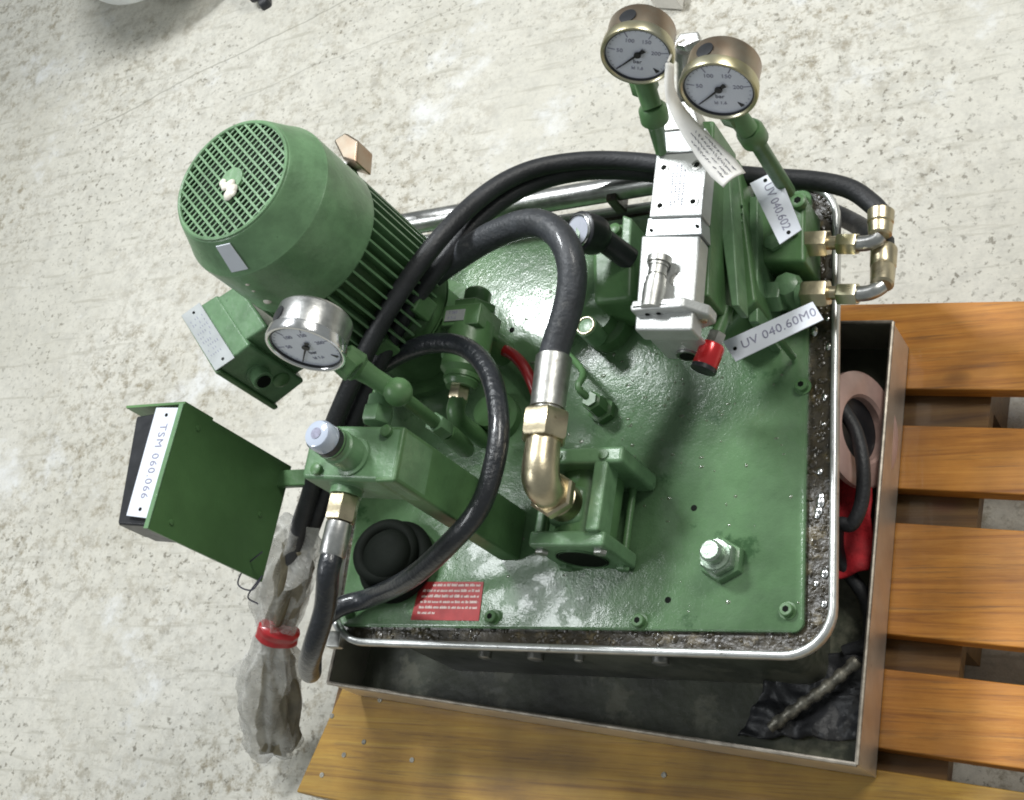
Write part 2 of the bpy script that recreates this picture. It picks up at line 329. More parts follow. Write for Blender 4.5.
def patches(m, scale, lo, hi):
    nt = m.node_tree; N = nt.nodes; L = nt.links; b = N['Principled BSDF']; tc = N.new('ShaderNodeTexCoord')
    a = N.new('ShaderNodeTexNoise'); a.inputs['Scale'].default_value = scale; a.inputs['Detail'].default_value = 6; a.inputs['Roughness'].default_value = .6; L.new(tc.outputs['Object'], a.inputs['Vector'])
    r = N.new('ShaderNodeMapRange'); r.inputs['From Min'].default_value = .47; r.inputs['From Max'].default_value = .52; r.inputs['To Min'].default_value = lo; r.inputs['To Max'].default_value = hi
    L.new(a.outputs['Fac'], r.inputs['Value']); L.new(r.outputs[0], b.inputs['Coat Weight'])
patches(M['green_lid'], 26, .12, 1.0)
M['green_lid'].node_tree.nodes['Principled BSDF'].inputs['Coat Roughness'].default_value = .03

def film_mat():
    m = bpy.data.materials.new('plastic_film'); m.use_nodes = True; nt = m.node_tree; N = nt.nodes; L = nt.links; b = N['Principled BSDF']
    b.inputs['Base Color'].default_value = (.62, .61, .57, 1); b.inputs['Roughness'].default_value = .2
    tc = N.new('ShaderNodeTexCoord'); n = N.new('ShaderNodeTexNoise'); n.inputs['Scale'].default_value = 24; n.inputs['Detail'].default_value = 5; L.new(tc.outputs['Object'], n.inputs['Vector'])
    r = N.new('ShaderNodeMapRange'); r.inputs['From Min'].default_value = .35; r.inputs['From Max'].default_value = .65; r.inputs['To Min'].default_value = .24; r.inputs['To Max'].default_value = .60
    L.new(n.outputs['Fac'], r.inputs['Value']); L.new(r.outputs[0], b.inputs['Alpha'])
    bp = N.new('ShaderNodeBump'); bp.inputs['Strength'].default_value = .6; bp.inputs['Distance'].default_value = .007
    vo = N.new('ShaderNodeTexVoronoi'); vo.inputs['Scale'].default_value = 34
    mp = N.new('ShaderNodeMapping'); mp.inputs['Scale'].default_value = (1.4, .55, .7); wn = N.new('ShaderNodeMixRGB'); wn.blend_type = 'ADD'; wn.inputs[0].default_value = .12
    L.new(tc.outputs['Object'], wn.inputs[1]); L.new(n.outputs['Color'], wn.inputs[2]); L.new(wn.outputs[0], mp.inputs['Vector']); L.new(mp.outputs[0], vo.inputs['Vector'])
    L.new(vo.outputs['Distance'], bp.inputs['Height']); L.new(bp.outputs[0], b.inputs['Normal'])
    return m
M['film'] = film_mat()

# ------------------------------------------------------------------ the setting
fl = MB().prism([V((-7, -3, -.02)), V((4, -3, -.02)), V((4, 8, -.02)), V((-7, 8, -.02))], (0, 0, .02)).build('floor', M['floor'])
tag(fl, kind='structure')

# ------------------------------------------------------------------ pallet
TX = V((.99635, -.0853, 0)); TY = V((.0853, .99635, 0))
PT = .150
pal = empty('wooden_pallet', P(620, 740, 0)); pal.location.z = 0; ORIG[pal.name] = V(pal.location)
tag(pal, 'orange varnished wooden pallet with gaps between its boards under the steel drip tray', 'pallet')
def board(name, ytop, ybot, xl, xr, i, z1=PT, th=.022, ends=None):
    a = P(905, ytop, z1); b = P(905, ybot, z1)
    u0, u1 = xl, xr
    pa = a + TX*(u0 - a.x)/TX.x; pb = b + TX*(u0 - b.x)/TX.x
    pc = b + TX*(u1 - b.x)/TX.x; pd = a + TX*(u1 - a.x)/TX.x
    if ends: pb, pa = ends
    MB().prism([pa, pb, pc, pd], (0, 0, -th)).build(name, WOOD[i], pal, bevel=.002)
    return pa, pb
XR = -.17
board('plank', 303, 389, -1.13, XR, 0)
board('plank', 425, 489, -1.13, XR, 1)
board('plank', 523, 636, -1.14, XR, 2)
board('plank', 671, 752, -1.145, XR, 3)
fa = P(905, 795, PT); 
e0 = P(343, 686, PT); e1 = P(296, 792, PT)
b5 = MB().prism([e0, e1, e1 + TX*1.15, fa + TX*.35 , e0 + TX*((fa - e0).dot(TX))], (0, 0, -.022))
b5 = MB(); t0 = e0; q = TX*1.0
b5.prism([e0, e1, e1 + q, e0 + q], (0, 0, -.022)); b5.build('plank', WOOD[4], pal, bevel=.002)
yb = P(905, 303, PT); yb = yb.y
for k, dx in enumerate((.03, .38, .705)):
    c0 = e1 + TX*dx + V((0, 0, -.022)); L_ = (P(905, 303, PT) - e1).dot(TY) - .012
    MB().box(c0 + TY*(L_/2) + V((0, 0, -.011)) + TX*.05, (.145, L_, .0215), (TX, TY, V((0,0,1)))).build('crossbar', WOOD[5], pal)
    for dy in (.05, L_*.5, L_ - .06):
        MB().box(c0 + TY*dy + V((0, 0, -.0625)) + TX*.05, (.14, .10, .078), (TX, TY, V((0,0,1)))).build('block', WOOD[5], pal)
nails = [(332, 716), (344, 755), (322, 775), (364, 742), (412, 760), (664, 775), (380, 700)]
for x, y in nails:
    c = P(x, y, PT); MB().cyl(c + V((0, 0, -.002)), c + V((0, 0, .0008)), .0034, n=12).build('nail', M['rod'], pal)

# ------------------------------------------------------------------ drip tray
ZT, ZB = .225, PT + .003
tTR, tBR, tBL = P(893, 322, ZT), P(857, 765, ZT), P(328, 683, ZT)
tTL = tBL + (tTR - tBR)
tray = empty('drip_tray', ((tTR+tBL)/2).xy.to_3d() + V((0, 0, ZB)))
tag(tray, 'shallow stainless steel drip tray on the pallet under the green tank', 'drip tray')
cor = [tBL, tBR, tTR, tTL]
def wallseg(a, b, name):
    d = (b-a).normalized(); n = V((d.y, -d.x, 0))
    h = V((0, 0, ZT-ZB))
    t = .0025
    MB().prism([a - h + n*0, b - h + n*0, b + n*0, a + n*0], -n*t).build(name, M['stainless'], tray)
    MB().tube([a + n*.001 - n*t/2, b + n*.001 - n*t/2], .0026, 8).build('folded_edge', M['lip'], tray)
wallseg(tBL, tBR, 'side_wall'); wallseg(tBR, tTR, 'side_wall'); wallseg(tTR, tTL, 'side_wall'); wallseg(tTL, tBL, 'side_wall')
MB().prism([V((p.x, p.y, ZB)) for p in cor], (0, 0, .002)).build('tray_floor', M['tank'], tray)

# things lying in the tray
def hose_obj(name, pts, r, mat_, parent=None, n=10, label=None):
    return MB().tube(catmull([P(*p) for p in pts], n), r, 18).build(name, mat_, parent, angle=60, label=label)
fm = MB()
fp = [P(770, 728, .175), P(800, 706, .178), P(828, 686, .182), P(858, 660, .186)]
fpc = catmull(fp, 14)
rs = [(.0075 if (i // 3) % 2 else .0058) for i in range(len(fpc))]
fm.tube(fpc, rs, 14)
so = fm.build('threaded_rod', M['rod'], None, loc=fp[0]); tag(so, 'short ribbed steel pipe lying in the front corner of the drip tray', 'pipe')
sv = []; g_ = 26
k0_, k1_, k2_, k3_ = P(770, 672, .17), P(872, 640, .17), P(862, 742, .16), P(740, 735, .16)
for j in range(g_+1):
    for i in range(g_+1):
        s_, t_ = i/g_, j/g_
        p = (k0_*(1-s_)+k1_*s_)*(1-t_) + (k3_*(1-s_)+k2_*s_)*t_
        sv.append(V((p.x + .008*noise.noise(p*30), p.y + .008*noise.noise(p*33), ZB + .006 + .022*abs(noise.noise(p*26)) + .012*abs(noise.noise(p*60)))))
so2 = MB().add(sv, [(j*(g_+1)+i, j*(g_+1)+i+1, (j+1)*(g_+1)+i+1, (j+1)*(g_+1)+i) for j in range(g_) for i in range(g_)]).build('plastic_sheet', M['rubber'], None, loc=P(820, 700, ZB), angle=50)
sm = so2.modifiers.new('t', 'SOLIDIFY'); sm.thickness = .0008
tag(so2, 'crumpled black plastic sheet under the ribbed pipe in the tray corner', 'plastic sheet')
coil = MB().tube(catmull([P(842, 408, .262), P(856, 432, .262), P(863, 465, .258), P(862, 500, .25), P(852, 524, .245), P(838, 526, .24), P(840, 560, .20), P(866, 600, .178), P(868, 640, .17), P(845, 652, .165)], 10), .008, 16).build('loose_hose', M['rubber'], None, loc=P(860, 560, ZB), angle=60)
tag(coil, 'loose black rubber hose coiled in the drip tray beside the tank', 'hose')
cl = MB(); gx, gy = 14, 12
c0, c1, c2, c3 = P(832, 492, .20), P(876, 470, .20), P(872, 572, .19), P(830, 585, .19)
vv = []
for j in range(gy+1):
    for i in range(gx+1):
        s, t = i/gx, j/gy
        p = (c0*(1-s)+c1*s)*(1-t) + (c3*(1-s)+c2*s)*t
        p = p + V((0, 0, .014*noise.noise(p*40) + .012*noise.noise(p*14) + .012)); vv.append(p)
cl.add(vv, [(j*(gx+1)+i, j*(gx+1)+i+1, (j+1)*(gx+1)+i+1, (j+1)*(gx+1)+i) for j in range(gy) for i in range(gx)])
co = cl.build('rag', M['red_cloth'], None, loc=P(860, 545, ZB), angle=180)
sm = co.modifiers.new('t', 'SOLIDIFY'); sm.thickness = .003
tag(co, 'crumpled red cloth lying in the drip tray under the black hose', 'cloth')

# ------------------------------------------------------------------ hydraulic power unit
rBR, rBL, rTR, rTL = P(835, 660, .340), P(322, 643, .340), P(839, 173, .340), P(384, 240, .340)
U0 = ((rBR + rTL)/2).xy.to_3d() + V((0, 0, ZB + .002))
unit = empty('hydraulic_power_unit', U0)
tag(unit, 'green hydraulic power unit with motor, gauges and black hoses standing in the steel tray', 'hydraulic unit')

def part(mb, name, mt, parent=unit, bevel=0.0, **k): return mb.build(name, M[mt] if isinstance(mt, str) else mt, parent, bevel, **k)

ex = (rBR - rBL).normalized(); ey = (rTR - rBR).normalized()
def rrect(inset, z, rad, n=9, front=None):
    front = inset if front is None else front
    A, B, C_, D = rBL, rBR, rTR, rTL
    Aq = [A + ex*inset + ey*front, B - ex*inset + ey*front, C_ + (-ex-ey)*inset, D + (ex-ey)*inset]
    out = []
    for i, c in enumerate(Aq):
        prv, nxt = Aq[i-1], Aq[(i+1) % 4]
        d1 = (prv-c).normalized(); d2 = (nxt-c).normalized()
        for k in range(n+1):
            a = k/n*math.pi/2
            p = c + d1*rad*(1-math.sin(a)) + d2*rad*(1-math.cos(a))
            out.append(V((p.x, p.y, z)))
    return out
R0 = .055
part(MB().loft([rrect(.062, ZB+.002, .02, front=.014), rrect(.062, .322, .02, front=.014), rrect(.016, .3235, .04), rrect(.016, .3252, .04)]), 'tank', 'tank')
part(MB().loft([rrect(.0015, .3255, R0), rrect(0, .330, R0), rrect(0, .3385, R0), rrect(.0018, .3405, R0-.002), rrect(.0055, .3405, R0-.004), rrect(.0075, .3385, R0-.006), rrect(.0075, .3255, R0-.006)], closed=True, cap=False), 'rim', 'rim', angle=70)
part(MB().loft([rrect(.0075, .3252, R0-.007), rrect(.0075, .3275, R0-.007)]), 'gutter', 'grime')
# debris in the gutter
db = MB()
for i in range(420):
    side = random.random()
    if side < .5: p = rBR + ey*random.uniform(.02, .5) - ex*random.uniform(.010, .032)
    elif side < .9: p = rBR - ex*random.uniform(.02, .6) + ey*random.uniform(.010, .03)
    else: p = rTR - ex*random.uniform(.01, .03) - ey*random.uniform(0, .12)
    s = random.uniform(.0008, .0032)
    db.ball(V((p.x, p.y, .3278)), s, (random.uniform(.6, 2), random.uniform(.6, 2), .5), 5)
part(db, 'sludge_crumbs', 'grime', kind='stuff')
dd = MB()
for i in range(13):
    p = rBR + ey*random.uniform(.05, .42) - ex*random.uniform(.012, .030)
    dd.ball(V((p.x, p.y, .3285)), random.uniform(.0015, .0045), (1, random.uniform(.8, 1.8), .5), 8)
part(dd, 'oil_droplets', 'chrome', kind='stuff')

LZ = .334
def lid_loop(z, ins=0):
    a, b, c, d = P(338, 626, LZ), P(803, 632, LZ), P(811, 188, LZ), P(397, 254, LZ)
    pts = [a, b, c, d]; out = []
    for i, p in enumerate(pts):
        d1 = (pts[i-1]-p).normalized(); d2 = (pts[(i+1) % 4]-p).normalized()
        p = p + (d1+d2)*ins
        for k in range(6):
            t = k/5*math.pi/2; r = .012
            q = p + d1*r*(1-math.sin(t)) + d2*r*(1-math.cos(t)); out.append(V((q.x, q.y, z)))
    return out
lid = part(MB().loft([lid_loop(.3276), lid_loop(LZ-.0015), lid_loop(LZ, .0015)]), 'lid', 'green_lid')
for (x, y) in [(803, 387), (788, 611), (493, 618), (803, 202), (640, 622), (350, 612)]:
    c = P(x, y, LZ)
    s = part(MB().lathe(c, (0,0,1), [(0, .0095), (.001, .0095), (.0012, .0072), (.0075, .0072), (.0085, .0062)], 20), 'lid_screw', 'green', lid)
    part(MB().hexa(c + V((0,0,.0075)), c + V((0,0,.0089)), .0036), 'socket', 'hole', s)
drops = MB()
for i in range(150):
    x = random.uniform(380, 800); y = random.uniform(260, 625)
    if random.random() < .5: x = random.gauss(660, 60); y = random.gauss(400, 60)
    if not (370 < x < 800 and 255 < y < 622): continue
    c = P(x, y, LZ); drops.ball(c, random.uniform(.0006, .0022), (random.uniform(.8, 1.9), random.uniform(.8, 1.4), .35), 6)
part(drops, 'oil_spots', 'oil', lid, kind='stuff')
for (x, y) in ((512, 330), (694, 508), (487, 322), (668, 600), (735, 285)):
    c = P(x, y, LZ); part(MB().cyl(c - V((0,0,.001)), c + V((0,0,.0006)), .0035, n=16), 'screw_hole', 'hole', lid)

# warning sticker with its illegible lines
def quad(c4, zoff, th, name, mt, parent=unit, bevel=.0):
    return part(MB().prism([p + V((0,0,zoff)) for p in c4], (0, 0, th)), name, mt, parent, bevel)
sc = [P(411, 620, LZ), P(479, 621, LZ), P(484, 582, LZ), P(421, 582, LZ)]
st = quad(sc, .0004, .0005, 'warning_sticker', 'red_sticker')
ln = MB()
sx0, sx1 = sc[0], sc[1]; up = (sc[3]+sc[2])/2 - (sc[0]+sc[1])/2; uL = sc[3]-sc[0]; uR = sc[2]-sc[1]
for row in range(6):
    t = .88 - row*.145
    a = sc[0] + uL*t; b = sc[1] + uR*t; s = .08 if row not in (0,) else .22
    end = .96 if row < 5 else .34
    while s < end:
        wd = random.uniform(.03, .11)
        e = min(s + wd, end)
        p0 = a.lerp(b, s); p1 = a.lerp(b, e); hh = up.normalized()*.0030*random.uniform(.8, 1.15)
        x = s
        while x < e:
            x2 = min(x + random.uniform(.008, .016), e)
            q0 = a.lerp(b, x); q1 = a.lerp(b, x2*.8 + x*.2); h2 = hh*random.uniform(.65, 1.1)
            ln.prism([q0+V((0,0,.0009)), q1+V((0,0,.0009)), q1+h2+V((0,0,.0009)), q0+h2+V((0,0,.0009))], (0,0,.0002)); x = x2
        s = e + .016
part(ln, 'printed_lines', 'print_pink', st)

# ---- electric motor
B = V((-.988, .726, 0)); ZUP = V((0, 0, 1))
mot = part(MB().lathe(B + ZUP*.455, ZUP, [(0, .070), (.003, .078), (.17, .078), (.19, .070)], 48), 'electric_motor', 'green_box')
fc = [(.105, .0955), (.002, .0985), (0, .0985)]
cov = MB(); z0 = .603
prof = [(0, .0930), (.003, .0945), (.088, .0945), (.0905, .0938), (.092, .0925), (.129, .0765), (.1315, .0748), (.133, .0725)]
inner = [(.1325, .0710), (.090, .086), (.004, .0915), (0, .0915)]
cov.loft([[B + ZUP*(z0+t) + V((math.cos(2*math.pi*i/64), math.sin(2*math.pi*i/64), 0))*r for i in range(64)] for t, r in prof + inner], closed=True, cap=False)
part(cov, 'fan_cover', 'green_light', mot, angle=18)
# fan grille: slotted disc, made of bars in two directions
gr = MB(); zt = z0 + .1325; rg = .0715; pitch = .0100; gd = math.radians(47)
gx_, gy_ = V((math.cos(gd), math.sin(gd), 0)), V((-math.sin(gd), math.cos(gd), 0))
k = -7
while k <= 7:
    o_ = k*pitch; h = math.sqrt(max(0, rg*rg - o_*o_))
    if h > .01: gr.box(B + ZUP*zt + gx_*o_, (.0025, 2*h, .0026), (gx_, gy_, ZUP))
    k += 1
k = -11
while k <= 11:
    o_ = k*pitch*.72; h = math.sqrt(max(0, rg*rg - o_*o_))
    if h > .01: gr.box(B + ZUP*(zt-.0012) + gy_*o_, (2*h, .0020, .0018), (gx_, gy_, ZUP))
    k += 1
gr.ring(B + ZUP*(zt), ZUP, rg, .0024, 56, 8)
gr.lathe(B + ZUP*(zt-.001), ZUP, [(0, .015), (.0028, .0145)], 24)
part(gr, 'fan_grille', 'green_light', mot)
part(MB().lathe(B + ZUP*(z0+.02), ZUP, [(0, .086), (.10, .076)], 40), 'fan', 'hole', mot)
lump = MB()
for i in range(9):
    c = P(230 + random.uniform(-9, 8), 189 + random.uniform(-7, 7), zt+.003); lump.ball(c, random.uniform(.003, .0062), (1, 1.2, .6), 6)
part(lump, 'putty_lump', 'putty', mot)
def radial(ax, ang, r, z): return ax + V((math.cos(ang)*r, math.sin(ang)*r, z))
# white sticker on the sloping shoulder, chips
def on_cone(ang, t):        # point on the sloping shoulder, t from 0 at its foot to 1 at its top
    rr = .0925 + (.0765-.0925)*t; zz_ = z0 + .092 + .037*t
    return B + V((math.cos(ang)*rr, math.sin(ang)*rr, zz_))
sa0, sa1 = -1.62, -1.38
stq = [on_cone(sa0, .12), on_cone(sa1, .12), on_cone(sa1, .98), on_cone(sa0, .98)]
so_ = (stq[0] + stq[2])/2 - (B + ZUP*(z0+.10)); so_.normalize()
part(MB().prism([p + so_*.0008 for p in stq], so_*.0010), 'shoulder_sticker', 'white_plate', mot)
for (x, y, z, r) in ((274, 279, .635, .006), (262, 262, .66, .003), (256, 252, .675, .0035)):
    c = P(x, y, z); cd = (c - B); cd.z = 0; cd.normalize(); c = B + cd*.0935 + ZUP*z; part(MB().ball(c, r*.8, (1.2, .8, .8), 8), 'paint_chip', 'putty', mot)
# cooling fins all round
fins = MB(); nf = 44
for i in range(nf):
    a = 2*math.pi*i/nf; d = V((math.cos(a), math.sin(a), 0)); tgt = V((-math.sin(a), math.cos(a), 0))
    fins.box(B + ZUP*.534 + d*.0835, (.022, .0026, .142), (d, tgt, ZUP))
part(fins, 'cooling_fins', 'green_light', mot)
for a in (-.35, -1.1, -1.75, 1.2, 2.6):
    d = V((math.cos(a), math.sin(a), 0)); tgt = V((-math.sin(a), math.cos(a), 0))
    part(MB().box(B + ZUP*.475 + d*.086, (.020, .026, .034), (d, tgt, ZUP)), 'foot_boss', 'green', mot, .003)
part(MB().lathe(B + ZUP*.430, ZUP, [(0, .080), (.004, .086), (.018, .086), (.026, .082), (.03, .078)], 48), 'end_flange', 'green', mot)
part(MB().lathe(B + ZUP*LZ, ZUP, [(0, .082), (.012, .082), (.014, .066), (.080, .066), (.096, .086)], 48), 'bell_housing', 'green', mot)
# terminal box
zb = .575
A_, B_, C2, D_ = P(181, 317, zb), P(217, 294, zb), P(250, 344, zb), P(214, 372, zb)
rad_in = (B_ - A_).normalized(); tan_ = (D_ - A_).normalized()
tbx = part(MB().prism([A_ + rad_in*.006, B_, C2, D_ + rad_in*.006], (0, 0, -.108)), 'terminal_box', 'green_light', mot, .004)
part(MB().prism([A_ - tan_*.004, A_ + rad_in*.0085 - tan_*.004, D_ + rad_in*.0085 + tan_*.004, D_ + tan_*.004], (0, 0, -.112)), 'box_cover', 'green', mot, .003)
e_ = B_ - rad_in*.004 + tan_*.004
part(MB().prism([e_, e_ + rad_in*.034, e_ + rad_in*.034 + (C2-B_)*.86, e_ + (C2-B_)*.86], (0, 0, -.10)), 'box_neck', 'green_light', mot, .004)
L4 = [P(182, 316, zb+.001), P(200, 303, zb+.001), P(235, 358, zb+.001), P(216, 371, zb+.001)]
rp = part(MB().prism(L4, (0, 0, .0012)), 'rating_plate', 'alu_plate', mot)
pl = MB()
for r_ in range(6):
    for s_ in range(9):
        if random.random() < .75:
            a = L4[0].lerp(L4[1], .2 + r_*.12).lerp(L4[3].lerp(L4[2], .2 + r_*.12), .18 + s_*.075)
            pl.box(a + ZUP*.0014, (.0008, .0045*random.uniform(.5, 1), .0002), (rad_in, tan_, ZUP))
part(pl, 'plate_print', 'ink_soft', mot)
for t in (.08, .92):
    c = L4[0].lerp(L4[3], t).lerp(L4[1].lerp(L4[2], t), .55); part(MB().cyl(c, c + ZUP*.002, .0018, n=10), 'plate_rivet', 'hole', mot)
gc = P(250, 372, .535)
nrm = tan_
gb = P(262, 372, .535); gb = D_.lerp(C2, .55) + V((0, 0, -.046))
part(MB().lathe(gb - nrm*.002, nrm, [(0, .0155), (.004, .0155), (.0045, .0125), (.017, .0125), (.018, .0115)], 24), 'cable_gland', 'green_light', mot)
part(MB().cyl(gb + nrm*.0165, gb + nrm*.0182, .0085, n=20), 'gland_opening', 'hole', mot)
g2 = D_.lerp(C2, .72) + V((0, 0, -.078)); part(MB().lathe(g2 - nrm*.002, nrm, [(0, .011), (.005, .0105), (.007, .007)], 20), 'blind_plug', 'green', mot)
# small grey plug box behind the motor
gp = P(345, 152, .50)
pb = part(MB().prism([P(333, 140, .52), P(345, 132, .52), P(358, 140, .52), P(356, 162, .52), P(342, 158, .52)], (0, 0, -.035)), 'plug_box', 'zinc_brown', mot, .003)
part(MB().hexa(P(350, 172, .49), P(350, 172, .49) + V((0, 0, .016)), .007), 'plug_bolt', 'steel_dull', mot)
part(MB().tube([P(350, 168, .49), B + V((.03, .05, .49))], .006, 10), 'plug_bracket', 'green', mot)

# ---- pressure gauges
def gauge(c, n, roll, R, depth, case_m, bez_m, stem_to, yaw=0):
    n = V(n).normalized(); side = V((0, 0, 1)).cross(n).normalized()      # dial right as the viewer sees it
    u = n.cross(side).normalized()
    q = Matrix.Rotation(roll, 3, n); side = q @ side; u = q @ u
    c = V(c)
    g = part(MB().lathe(c - n*depth, n, [(0, R*.86), (.003, R*.93), (.004, R*.94), (depth-.012, R*.94)], 56), 'pressure_gauge', case_m)
    part(MB().loft([[c + n*t + (side*math.cos(a) + u*math.sin(a))*r for a in [2*math.pi*i/64 for i in range(64)]] for t, r in
        [(-.0125, R*.95), (-.0115, R*1.0), (-.003, R*1.02), (0, R*1.0), (.0005, R*.95), (-.001, R*.90), (-.0035, R*.885), (-.0125, R*.885)]], closed=True, cap=False), 'bezel', bez_m, g, angle=50)
    part(MB().loft([[c + n*t + (side*math.cos(a) + u*math.sin(a))*r for a in [2*math.pi*i/64 for i in range(64)]] for t, r in [(-.0012, R*.902), (-.0016, R*.87), (-.0040, R*.87), (-.0042, R*.902)]], closed=True, cap=False), 'dial_gasket', 'black', g)
    part(MB().cyl(c - n*.0060, c - n*.0040, R*.885, n=56), 'dial', 'dial', g)
    f = c - n*.0038
    tk = MB()
    for i in range(51):
        a = math.radians(225 - 270*i/50); d = side*math.cos(a) + u*math.sin(a); t_ = d.cross(n)
        if i % 10 == 0: tk.box(f + d*R*.73, (R*.2, .0009, .0002), (d, t_, n))
        elif i % 2 == 0: tk.box(f + d*R*.80, (R*.05, .0004, .0002), (d, t_, n))
    part(tk, 'scale_marks', 'ink_soft', g)
    for i in range(1, 5):
        a = math.radians(225 - 270*i/5); d = side*math.cos(a) + u*math.sin(a)
        text('scale_number', str(50*i), f + d*R*.50, side, u, R*.18, M['ink_soft'], g, align='CENTER')
    text('unit_marking', 'bar', f - u*R*.27, side, u, R*.18, M['ink'], g, align='CENTER')
    text('class_marking', 'kl 1,6', f - u*R*.50, side, u, R*.15, M['ink_soft'], g, align='CENTER')
    a = math.radians(225); d = side*math.cos(a) + u*math.sin(a); t_ = d.cross(n)
    nd = MB().prism([f + n*.001 + t_*.0013 - d*R*.02, f + n*.001 - t_*.0013 - d*R*.02, f + n*.001 - t_*.0004 + d*R*.78, f + n*.001 + t_*.0004 + d*R*.78], n*.0004)
    nd.prism([f + n*.001 + t_*.0026 - d*R*.24, f + n*.001 - t_*.0026 - d*R*.24, f + n*.001 - t_*.0012, f + n*.001 + t_*.0012], n*.0004)
    nd.cyl(f + n*.0008, f + n*.0022, R*.10, n=16)
    part(nd, 'needle', 'needle', g)
    a = math.radians(-45); d = side*math.cos(a) + u*math.sin(a); t_ = d.cross(n)
    part(MB().prism([f + d*R*.80 + t_*.0022, f + d*R*.80 - t_*.0022, f + d*R*.62], n*.0006), 'end_marker', 'needle', g)
    a = math.radians(112); d = side*math.cos(a) + u*math.sin(a)
    pc = c - n*(depth*.52)
    part(MB().lathe(pc + d*R*.90, d, [(0, .0088), (R*.055, .0088), (R*.06, .0075)], 24), 'filling_plug', 'black', g)
    if stem_to is not None:
        s0 = pc - u*R*.9; s1 = V(stem_to); ax_ = (s1 - s0).normalized()
        part(MB().cyl(s0, s0 + ax_*.020, .0095), 'gauge_stem', 'green', g)
        part(MB().hexa(s0 + ax_*.012, s0 + ax_*.030, .0145), 'gauge_nut', 'green', g)
    return g, (pc - u*R*.9)
NF = V((.02, -1, .05))
# left gauge stands on the filter manifold
g1, s1 = gauge(P(305, 350, .700), V((-.02, -1, .13)), math.radians(4), .0412, .042, 'steel', 'chrome', P(372, 388, .63))
g2_, s2 = gauge(P(637, 57, .665), V((.05, -1, .20)), math.radians(-24), .0365, .041, 'zinc_brown', 'zinc_yellow', P(656, 128, .56))
g3, s3 = gauge(P(718, 92, .650), V((-.04, -1, .17)), math.radians(-14), .0378, .041, 'zinc_brown', 'zinc_yellow', P(768, 165, .50))
# tapered green risers under the two top gauges
part(MB().cyl(s2, P(652, 107, .60), .0105), 'gauge_neck', 'green'); part(MB().cyl(s3, P(748, 130, .57), .0105), 'gauge_neck', 'green')
r1 = P(652, 105, .60); r1b = P(661, 152, .535)
part(MB().lathe(r1, r1b - r1, [(0, .011), (.006, .0150), (.020, .0150), (.027, .009), ((r1b-r1).length, .0060)], 24), 'gauge_riser', 'green')
r2 = P(748, 128, .57); r2b = P(778, 176, .47)
part(MB().lathe(r2, r2b - r2, [(0, .012), (.006, .0145), (.022, .0145), (.030, .0085), ((r2b-r2).length + .035, .0085)], 24), 'gauge_riser', 'green')

# ---- filter manifold (left centre)
zm = .60
m1, m2, m3, m4 = P(405, 425, zm), P(394, 482, zm), P(300, 478, zm), P(312, 424, zm)
man = part(MB().prism([m1, m2, m3, m4], (0, 0, -.062)), 'filter_manifold', 'green_light', bevel=.006)
pcx = V((m1.x, m1.y, 0)); 
part(MB().prism([P(405, 426, zm-.0005), P(394.5, 481, zm-.0005), P(394.5, 481, zm-.0005) + V((-.026, 0, 0)), P(405, 426, zm-.0005) + V((-.026, 0, 0))], (0, 0, -(zm-.0005-LZ))), 'support_column', 'green', man, .003)
for (x, y) in ((318, 470), (388, 432)):
    c = P(x, y, zm); part(MB().lathe(c, ZUP, [(0, .0065), (.005, .0065), (.006, .005)], 16), 'manifold_bolt', 'green', man)
# visual clogging indicator
i0 = P(352, 456, zm); i1 = P(329, 443, .553); i2 = P(311, 433, .582)
ax_ = ZUP
part(MB().lathe(i0, ZUP, [(0, .022), (.003, .022), (.004, .0185), (.026, .0185), (.028, .0165), (.034, .0165)], 32), 'indicator_body', 'green_light', man)
part(MB().lathe(i0 + ZUP*.034, ZUP, [(0, .0165), (.012, .0165)], 32), 'indicator_collar', 'black', man)
part(MB().ring(i0 + ZUP*.037, ZUP, .0164, .0012, 32, 8), 'indicator_band', 'green', man)
part(MB().lathe(i0 + ZUP*.046, ZUP, [(0, .0160), (.012, .0162), (.016, .0140), (.017, .011)], 32), 'indicator_lens', 'glass', man)
part(MB().lathe(i0 + ZUP*.0630, ZUP, [(0, .006), (.0006, .006)], 20), 'indicator_dot', 'ink_soft', man)
# fitting with the hanging hose, pointing to the viewer
YM = V((-.03, -1, 0)).normalized()
f0 = P(349, 480, .575)
hf = part(MB().lathe(f0 + YM*-.004, YM, [(0, .022), (.010, .022), (.014, .017), (.022, .017)], 28), 'hose_fitting', 'green_light', man)
part(MB().hexa(f0 + YM*.018, f0 + YM*.046, .0165), 'union_nut', 'brass', man)
part(MB().lathe(f0 + YM*.046, YM, [(0, .010), (.002, .0135), (.036, .0140), (.038, .0125)], 28), 'crimp_sleeve', 'steel', man)
hp = [f0 + YM*.080, f0 + YM*.100, P(325, 608, .545), P(314, 645, .515), P(309, 664, .475), P(311, 672, .430), P(313, 650, .385), P(322, 622, .365), P(342, 606, .362), P(372, 597, .362), P(410, 578, .425), P(447, 546, .47), P(478, 510, .49), P(494, 465, .495), P(499, 420, .495), P(490, 375, .485), P(468, 349, .475), P(437, 343, .465), P(405, 352, .45), P(372, 372, .43), P(345, 400, .41), P(328, 440, .39), P(318, 470, .36)]
hp = [p if isinstance(p, Vector) else p for p in hp]
part(MB().tube(catmull(hp, 8), [.0118]*((len(hp)-1)*8 + 1), 18), 'looping_hose', 'rubber_wet', angle=60)
